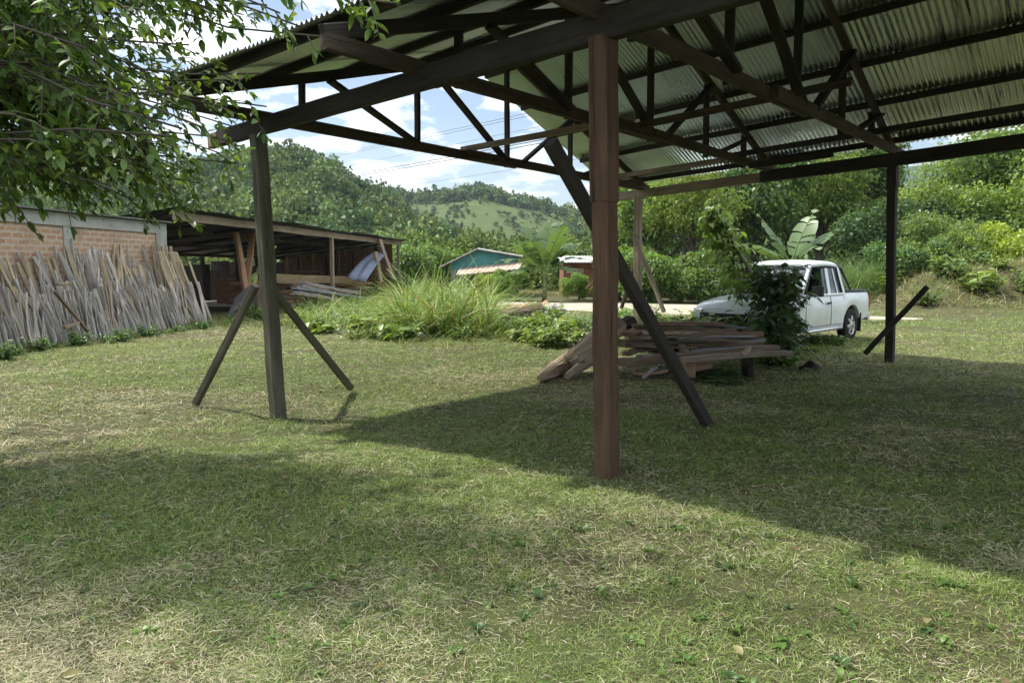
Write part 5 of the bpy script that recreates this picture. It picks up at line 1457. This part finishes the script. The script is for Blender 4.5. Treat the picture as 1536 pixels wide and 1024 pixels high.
# ================================================================== timber pile and other things in the yard
LOGW = wood('log_wood', (.17, .125, .085), (.50, .39, .28), (.08, .06, .042), .5, .85, .7)
OLDP = wood('old_plank', (.095, .066, .045), (.34, .255, .18), (.05, .036, .026), .6, .88)
REDP = wood('reddish_plank', (.14, .085, .055), (.34, .22, .145), (.07, .045, .032), .5, .85)
def thing_mesh(name, label, cat, m, mat, group=None): return tag(m.build(name, mat), label, cat, group)
def log(pts, r, label, mat=LOGW, n=15, rough=.2):
    thing_mesh('log', label, 'log', MB().tube(pts, r, n, None, False, rough), mat, 'logs of the timber pile')
log([gp(810, 567, .05), gp(828, 558, .09), gp(850, 545, .14), at(872, 530, 11.35), at(895, 513, 11.6), at(912, 500, 11.8), at(930, 486, 12.0)], [.05, .11, .14, .15, .17, .15, .12], 'split pale log sloping up behind the middle post')
log([gp(850, 565, .04), at(880, 542, 11.5), at(905, 530, 11.9)], [.05, .09, .08], 'short pale log end low beside the sloping split log')
log([at(905, 505, 12.3), at(930, 492, 12.5), at(948, 482, 12.7)], [.12, .13, .11], 'thick dark log end just right of the middle post', DARKWOOD)
log([gp(1200, 552, .03), at(1216, 546, 11.9), gp(1228, 549, .03)], [.03, .06, .02], 'dark rotten stub lying right of the bench plank', DARKWOOD)
PL = [ # (p0 (px,py,Y), p1, width, thick, mat, label)
 ((932, 516, 12.2), (1138, 514, 12.9), .30, .10, OLDP, 'bottom thick plank of the back stack'),
 ((942, 508, 12.6), (1118, 508, 13.2), .26, .09, OLDP, 'second plank from the bottom at the rear of the back stack'),
 ((985, 507, 12.4), (1140, 505, 12.6), .26, .09, OLDP, 'long plank with cracked face in the middle of the back stack'),
 ((1000, 498, 12.5), (1142, 500, 12.5), .22, .07, REDP, 'reddish plank near the top of the back stack'),
 ((985, 489, 12.8), (1105, 497, 12.5), .24, .06, OLDP, 'topmost plank at the right of the back stack'),
 ((940, 501, 12.0), (1004, 486, 13.0), .28, .06, REDP, 'plank laid askew on the left end of the back stack'),
 ((952, 507, 11.9), (1012, 493, 12.8), .22, .05, OLDP, 'second askew plank just under the first on the left end'),
 ((1020, 519, 12.2), (1130, 517, 12.1), .22, .08, OLDP, 'short thick plank under the right part of the back stack'),
 ((1040, 487, 13.0), (1128, 493, 12.9), .16, .04, GREYB, 'thin grey plank on the very top of the back stack'),
 ((1060, 511, 12.3), (1146, 509, 12.3), .18, .05, GREYB, 'thin grey plank in the right end of the back stack'),
 ((935, 545, 11.2), (1042, 533, 11.7), .24, .11, OLDP, 'heavy beam low in front, its left end behind the slanting brace'),
 ((960, 536, 11.5), (1060, 528, 12.0), .22, .06, GREYB, 'pale weathered plank lying on the heavy low beam'),
 ((1005, 534, 11.3), (1165, 521, 11.9), .16, .06, OLDP, 'long plank behind the bench plank'),
 ((1040, 527, 11.6), (1160, 520, 12.0), .14, .05, GREYB, 'narrow grey plank rearmost beside the bench plank'),
 ((1022, 548, 11.2), (1062, 546, 11.3), .30, .10, REDP, 'reddish brown block under the bench plank'),
 ((950, 560, 10.9), (1000, 556, 11.0), .12, .03, REDP, 'broken reddish slat lying on the grass before the pile'),
 ((965, 567, 10.8), (985, 552, 11.1), .06, .03, GREYB, 'short pale stick lying on the grass before the pile'),
 ((1040, 536, 11.5), (1022, 520, 12.0), .10, .09, LOGW, 'short pale chunk on top of the low planks'),
 ((938, 531, 11.9), (985, 523, 12.3), .16, .06, OLDP, 'short dark plank poking out left of the slanting brace'),
 ((915, 548, 11.4), (948, 540, 11.8), .14, .07, OLDP, 'stub of plank between the middle post and the slanting brace'),
]
for (a, b, w_, h_, mt, lab) in PL:
    thing_mesh('plank', lab + (' of the timber pile' if 'pile' not in lab and 'back stack' not in lab else '' if 'pile' in lab else ' in the timber pile'), 'plank', MB().beam(at(*a), at(*b), w_, h_, segs=7, jit=.007, cham=.10, bow=.03), mt, 'planks of the timber pile')
R = random.Random(91)
for k in range(18):
    row = k % 3; yy = 12.0 + .35 * row + R.uniform(-.1, .1); px0 = R.uniform(935, 1020); py0 = R.choice((487, 494, 500, 505, 511, 517)) + R.uniform(-1, 1)
    ln = R.uniform(70, 130)
    thing_mesh('plank', 'thin split board among the rough planks of the back stack', 'plank', MB().beam(at(px0, py0 + R.uniform(-2, 2), yy), at(min(1146, px0 + ln), py0 + R.uniform(-3, 4), yy + R.uniform(-.2, .4)), R.uniform(.10, .2), R.uniform(.025, .05), segs=6, jit=.006, cham=.12, bow=.025), (OLDP, GREYB, REDP, LOGW)[k % 4], 'thin boards among the back stack')
bn = thing('plank_bench', 'rough bench of one long pale plank on short posts before the timber pile', 'bench', gp(1120, 570))
Yb = gp(1120, 570).y
MB().beam(at(1024, 540, Yb - .15), at(1184, 529, Yb + .45), .17, .075, segs=7, jit=.008, bow=.01).build('seat', wood('bench_plank', (.13, .10, .075), (.32, .26, .20), (.07, .055, .04), .4), bn)
MB().beam(gp(1121, 572, -.1), at(1119, 539, Yb + .12), .13, .12, segs=4, jit=.01).build('leg', DARKWOOD, bn)
MB().beam(at(1126, 564, Yb + .22) * 1.0, at(1127, 538, Yb + .22), .09, .08, segs=3, jit=.01).build('leg', DARKWOOD, bn)
MB().beam(at(1036, 566, Yb - .02), at(1036, 543, Yb - .02), .14, .12, segs=3, jit=.01).build('leg', REDP, bn)
MB().beam(at(1112, 532, Yb + .05), at(1124, 522, Yb + .25), .07, .05, segs=3, jit=.01).build('cross_block', LOGW, bn)
thing_mesh('stick', 'thin pale stick slanting in the grass below the truck', 'stick', MB().tube([gp(1204, 514, .35), gp(1226, 536, .1), gp(1240, 547, .02)], [.012, .012, .008], 6, None, True, .1), LOGW)
# rusty bent roofing sheet
RST = NT('rusty_sheet'); co = RST.n('TexCoord').outputs['Object']; n1 = RST.noise(co, 3.5, 6, .65)
c = RST.ramp(n1, [(.3, (.20, .085, .045)), (.5, (.40, .22, .15)), (.7, (.52, .36, .28))])
RSTM = RST.done(RST.bsdf(c, .8, .1, .3, n1, .3).outputs[0])
A, B, Cc, Dd = at(738, 474, 23.4), at(800, 472, 23.0), at(822, 455, 23.5), at(762, 457, 24.6)
vs = []; fs = []; nu = 40
for i in range(nu + 1):
    for j in range(7):
        u, v = i / nu, j / 6; p = (A * (1 - u) + B * u) * (1 - v) + (Dd * (1 - u) + Cc * u) * v
        vs.append(p + Vector((0, 0, .03 * math.sin(i * 1.55) + .12 * max(0, u - .8) * 5 * v)))
for i in range(nu):
    for j in range(6): a = i * 7 + j; fs.append((a, a + 7, a + 8, a + 1))
m = MB().add(vs, fs, None, None, True); o = thing_mesh('roofing_sheet', 'rusty red bent roofing sheet lying in the weeds by the road', 'roofing sheet', m, RSTM)
o.modifiers.new('t', 'SOLIDIFY').thickness = .012
thing_mesh('roofing_sheet', 'dark folded roofing sheet end propped on the rusty sheet', 'roofing sheet', MB().beam(at(750, 475, 22.9), at(815, 462, 23.0), .7, .05, (0, -.4, 1), 8, .02), plain('dark_rust', (.07, .045, .03), .8, .2, .3, 4, .5))
log([at(748, 478, 22.6), at(790, 474, 22.6), at(822, 463, 22.9)], [.12, .14, .07], 'dark charred log under the rusty roofing sheet', plain('charred', (.03, .022, .016), .9, 0, .2, 8, .4, .4), 9)
ROCK = plain('pale_rock', (.40, .385, .35), .9, 0, .2, 5, .2, .4)
R = random.Random(44)
for k, (px, py, Y, s) in enumerate(((831, 463, 22.4, .17), (842, 466, 22.0, .13), (822, 469, 21.7, .10), (712, 455, 25.5, .12))):
    m = MB(); c = at(px, py, Y); vs = []; fs = []
    for i in range(7):
        for j in range(10):
            th_, ph = math.pi * i / 6, 2 * math.pi * j / 10; rr = s * R.uniform(.62, 1.15)
            vs.append(c + Vector((rr * 1.3 * math.sin(th_) * math.cos(ph), rr * math.sin(th_) * math.sin(ph), rr * .8 * math.cos(th_))))
    for i in range(6):
        for j in range(10): fs.append((i * 10 + j, i * 10 + (j + 1) % 10, (i + 1) * 10 + (j + 1) % 10, (i + 1) * 10 + j))
    m.add(vs, fs, None, None, False)
    thing_mesh('rock', ('larger white rock right of the rusty sheet', 'smaller white rock rightmost by the rusty sheet', 'pebble sized pale rock just before the rusty sheet', 'pale rock by the road left of the rusty sheet')[k], 'rock', m, ROCK)

# ---------------------------------------------------------------- huts beyond the road
Yh = 46.0
def hx(px): return (px - 768) / FPX * Yh
def hz(py): return EYE + (HOR - py) * Yh / FPX
TEAL = plain('teal_paint', (.09, .30, .29), .7, 0, .3, 1.5, .2, 0, (.10, .24, .23)); GREYW = plain('grey_boards', (.30, .29, .28), .85, 0, .2, 2, .25)
WROOF = plain('pale_roof', (.55, .56, .54), .5, .3, .4, 1.2, .2, 0, (.36, .30, .25)); BROOF = plain('brown_roof', (.42, .33, .27), .75, .1, .3, 1.4, .3, 0, (.25, .16, .12))
ht = thing('teal_hut', 'small hut with teal gable wall, grey lower walls and a pale metal roof', 'hut', (hx(722), Yh, 0))
m = MB(); x0, x1, xa = hx(676), hx(778), hx(718)
zl, zr_, za = hz(395), hz(386), hz(374)
for (yy) in (Yh,):
    m.add([(x0, yy, hz(405)), (x1, yy, hz(405)), (x1, yy, zr_), (xa, yy, za - .05), (x0, yy, zl), (x0, yy + .12, hz(405)), (x1, yy + .12, hz(405)), (x1, yy + .12, zr_), (xa, yy + .12, za - .05), (x0, yy + .12, zl)],
          [(0, 1, 2, 3, 4), (9, 8, 7, 6, 5), (0, 5, 6, 1), (1, 6, 7, 2), (2, 7, 8, 3), (3, 8, 9, 4), (4, 9, 5, 0)])
m.build('gable_wall', TEAL, ht)
m = MB().box((x0 + .05, Yh + .01, -.1), (x1 - .05, Yh + .11, hz(405) - .003)); m.box((x1 - .12, Yh + .121, -.1), (x1, Yh + 5, zr_)); m.box((x0, Yh + .121, -.1), (x0 + .12, Yh + 5, zl)); m.box((x0 + .121, Yh + 4.9, -.1), (x1 - .121, Yh + 5, zl)); m.build('wall', GREYW, ht)
def roofsheet(p0, p1, dy0, dy1, name, mat, par, th_=.05):
    m = MB(); n = 60; vs = []; fs = []
    for i in range(n + 1):
        y = dy0 + (dy1 - dy0) * i / n; w_ = .03 * math.sin(i * 1.6)
        vs += [(p0[0], y, p0[1] + w_), (p1[0], y, p1[1] + w_), (p1[0], y, p1[1] + w_ - th_), (p0[0], y, p0[1] + w_ - th_)]
    for i in range(n):
        a = i * 4; fs += [(a, a + 1, a + 5, a + 4), (a + 2, a + 3, a + 7, a + 6), (a + 1, a + 2, a + 6, a + 5), (a + 3, a, a + 4, a + 7)]
    fs += [(3, 2, 1, 0), tuple(n * 4 + q for q in range(4))]
    m.add(vs, fs); m.build(name, mat, par)
roofsheet((hx(660), hz(401)), (xa, za + .03), Yh - .5, Yh + 5.2, 'roof_slope', plain('old_roof', (.22, .20, .19), .7, .2, .3, 1, .3), ht)
roofsheet((xa + .002, za + .03), (hx(784), hz(384.5)), Yh - .5, Yh + 5.2, 'roof_slope', WROOF, ht)
# lean-to in front
m = MB(); n = 40; vs = []; fs = []
for i in range(n + 1):
    u = i / n; w_ = .025 * math.sin(i * 1.9)
    f = Vector((hx(684) * .955, Yh - 2.0, hz(409) - .12 )) .lerp(Vector((hx(778) * .955, Yh - 2.0, hz(400) - .12)), u); b = Vector((hx(690), Yh - .03, hz(402))).lerp(Vector((hx(785), Yh - .03, hz(392))), u)
    for p in (f, b): vs += [p + Vector((0, 0, w_)), p + Vector((0, 0, w_ - .05))]
for i in range(n):
    a = i * 4; fs += [(a, a + 4, a + 6, a + 2), (a + 1, a + 3, a + 7, a + 5), (a, a + 1, a + 5, a + 4), (a + 2, a + 6, a + 7, a + 3)]
m.add(vs, fs); m.build('lean_to_roof', BROOF, ht)
for px in (690, 737, 775): MB().beam((hx(px) * .957, Yh - 1.9, -.1), (hx(px) * .957, Yh - 1.9, hz(410) - .3 + .1 * (px > 700)), .14, .14, segs=3).build('post', MEDWOOD, ht)
dr = MB().box((hx(716), Yh - .07, 0), (hx(728), Yh - .005, 1.5)).build('door', OLDP, ht)
MB().box((hx(726.5), Yh - .10, .7), (hx(727.4), Yh - .073, .8)).build('door_handle', BLACKP, dr)
wd_ = MB().box((hx(760), Yh - .06, .6), (hx(774), Yh - .005, 1.4)).build('window', plain('grey_pane', (.32, .34, .36), .3, 0, .5), ht)
MB().box((hx(759), Yh - .08, .55), (hx(775), Yh - .061, .6)).build('sill', GREYW, wd_)
m = MB()
for px in (702, 709): m.box((hx(px), Yh - .06, 0), (hx(px + 6), Yh - .02, 1.25))
m.build('board_panel', GREYW, ht)
thing_mesh('leaning_plank', 'light brown plank leaning before the teal hut', 'plank', MB().beam((hx(742) * .94, Yh - 2.8, 0), (hx(735) * .94, Yh - 2.3, hz(408) - .1), .26, .06, segs=4), LB)
h2 = thing('brown_hut', 'low hut with a pale roof and brown board wall right of the banana plant', 'hut', (hx(868), Yh + 1, 0))
m = MB().box((hx(846), Yh + .5, -.1), (hx(905), Yh + 4.5, hz(394))); m.build('wall', BROWNB, h2)
m = MB().box((hx(850), Yh + .43, hz(410)), (hx(876), Yh + .49, hz(402))); m.build('board_panel', BROOF, h2)
m = MB(); vs = []; fs = []; n = 40
for i in range(n + 1):
    x = hx(840) + (hx(912) - hx(840)) * i / n; w_ = .02 * math.sin(i * 2.2)
    vs += [(x, Yh - .2, hz(393) + w_), (x, Yh + 4.8, hz(382) + w_), (x, Yh - .2, hz(393) - .05 + w_), (x, Yh + 4.8, hz(382) - .05 + w_)]
for i in range(n):
    a = i * 4; fs += [(a, a + 4, a + 5, a + 1), (a + 2, a + 3, a + 7, a + 6), (a, a + 2, a + 6, a + 4), (a + 1, a + 5, a + 7, a + 3)]
m.add(vs, fs); m.build('roof', WROOF, h2)
thing_mesh('rubbish_heap', 'heap of rusty scrap sheets right of the brown hut', 'scrap heap', MB().beam((hx(880), Yh - 1.2, .5), (hx(898), Yh - 1.5, 1.25), 1.2, .06, segs=4, jit=.02).beam((hx(876), Yh - 1.0, .2), (hx(900), Yh - 1.2, .55), 1.0, .08, segs=4, jit=.02), RSTM)

# ---------------------------------------------------------------- power lines
WIRE = plain('wire', (.05, .05, .055), .6, 0, .3)
for k, (a, b, r, lab) in enumerate((((484, 269, 190), (652, 240, 120), .05, 'thickest power line crossing the sky low over the hill'),
        ((484, 272, 190), (652, 244, 120), .05, 'power line running just below the thickest one'),
        ((488, 237, 190), (672, 200, 120), .03, 'power line second from the top over the hill'),
        ((488, 234, 190), (672, 196, 120), .03, 'topmost power line over the hill'),
        ((515, 250, 190), (742, 204, 120), .025, 'thin power line between the upper pair and the thick pair'),
        ((613, 278, 190), (828, 245, 120), .025, 'lowest thin power line, over the far ridge'))):
    A, B = at(*a), at(*b); p = []
    for q in range(26):
        t_ = -.5 + q * .12; v = A.lerp(B, t_); v.z += .5 * (t_ - .0) * (t_ - 1.0) * .6; p.append(v)
    thing_mesh('power_line', lab, 'power line', MB().tube(p, r, 5), WIRE, 'power lines over the valley')
# ================================================================== haze
hzm = NT('haze_air'); pv = hzm.n('VolumePrincipled')
pv.inputs['Color'].default_value = (.72, .84, 1, 1); pv.inputs['Density'].default_value = .00016; pv.inputs['Anisotropy'].default_value = .3
hzm.l(pv.outputs[0], hzm.out.inputs['Volume'])
m = MB().box((-1700, -120, -12), (2300, 1750, 260))
tag(link('haze', m.mesh('haze'), hzm.m, None, None), kind='stuff')
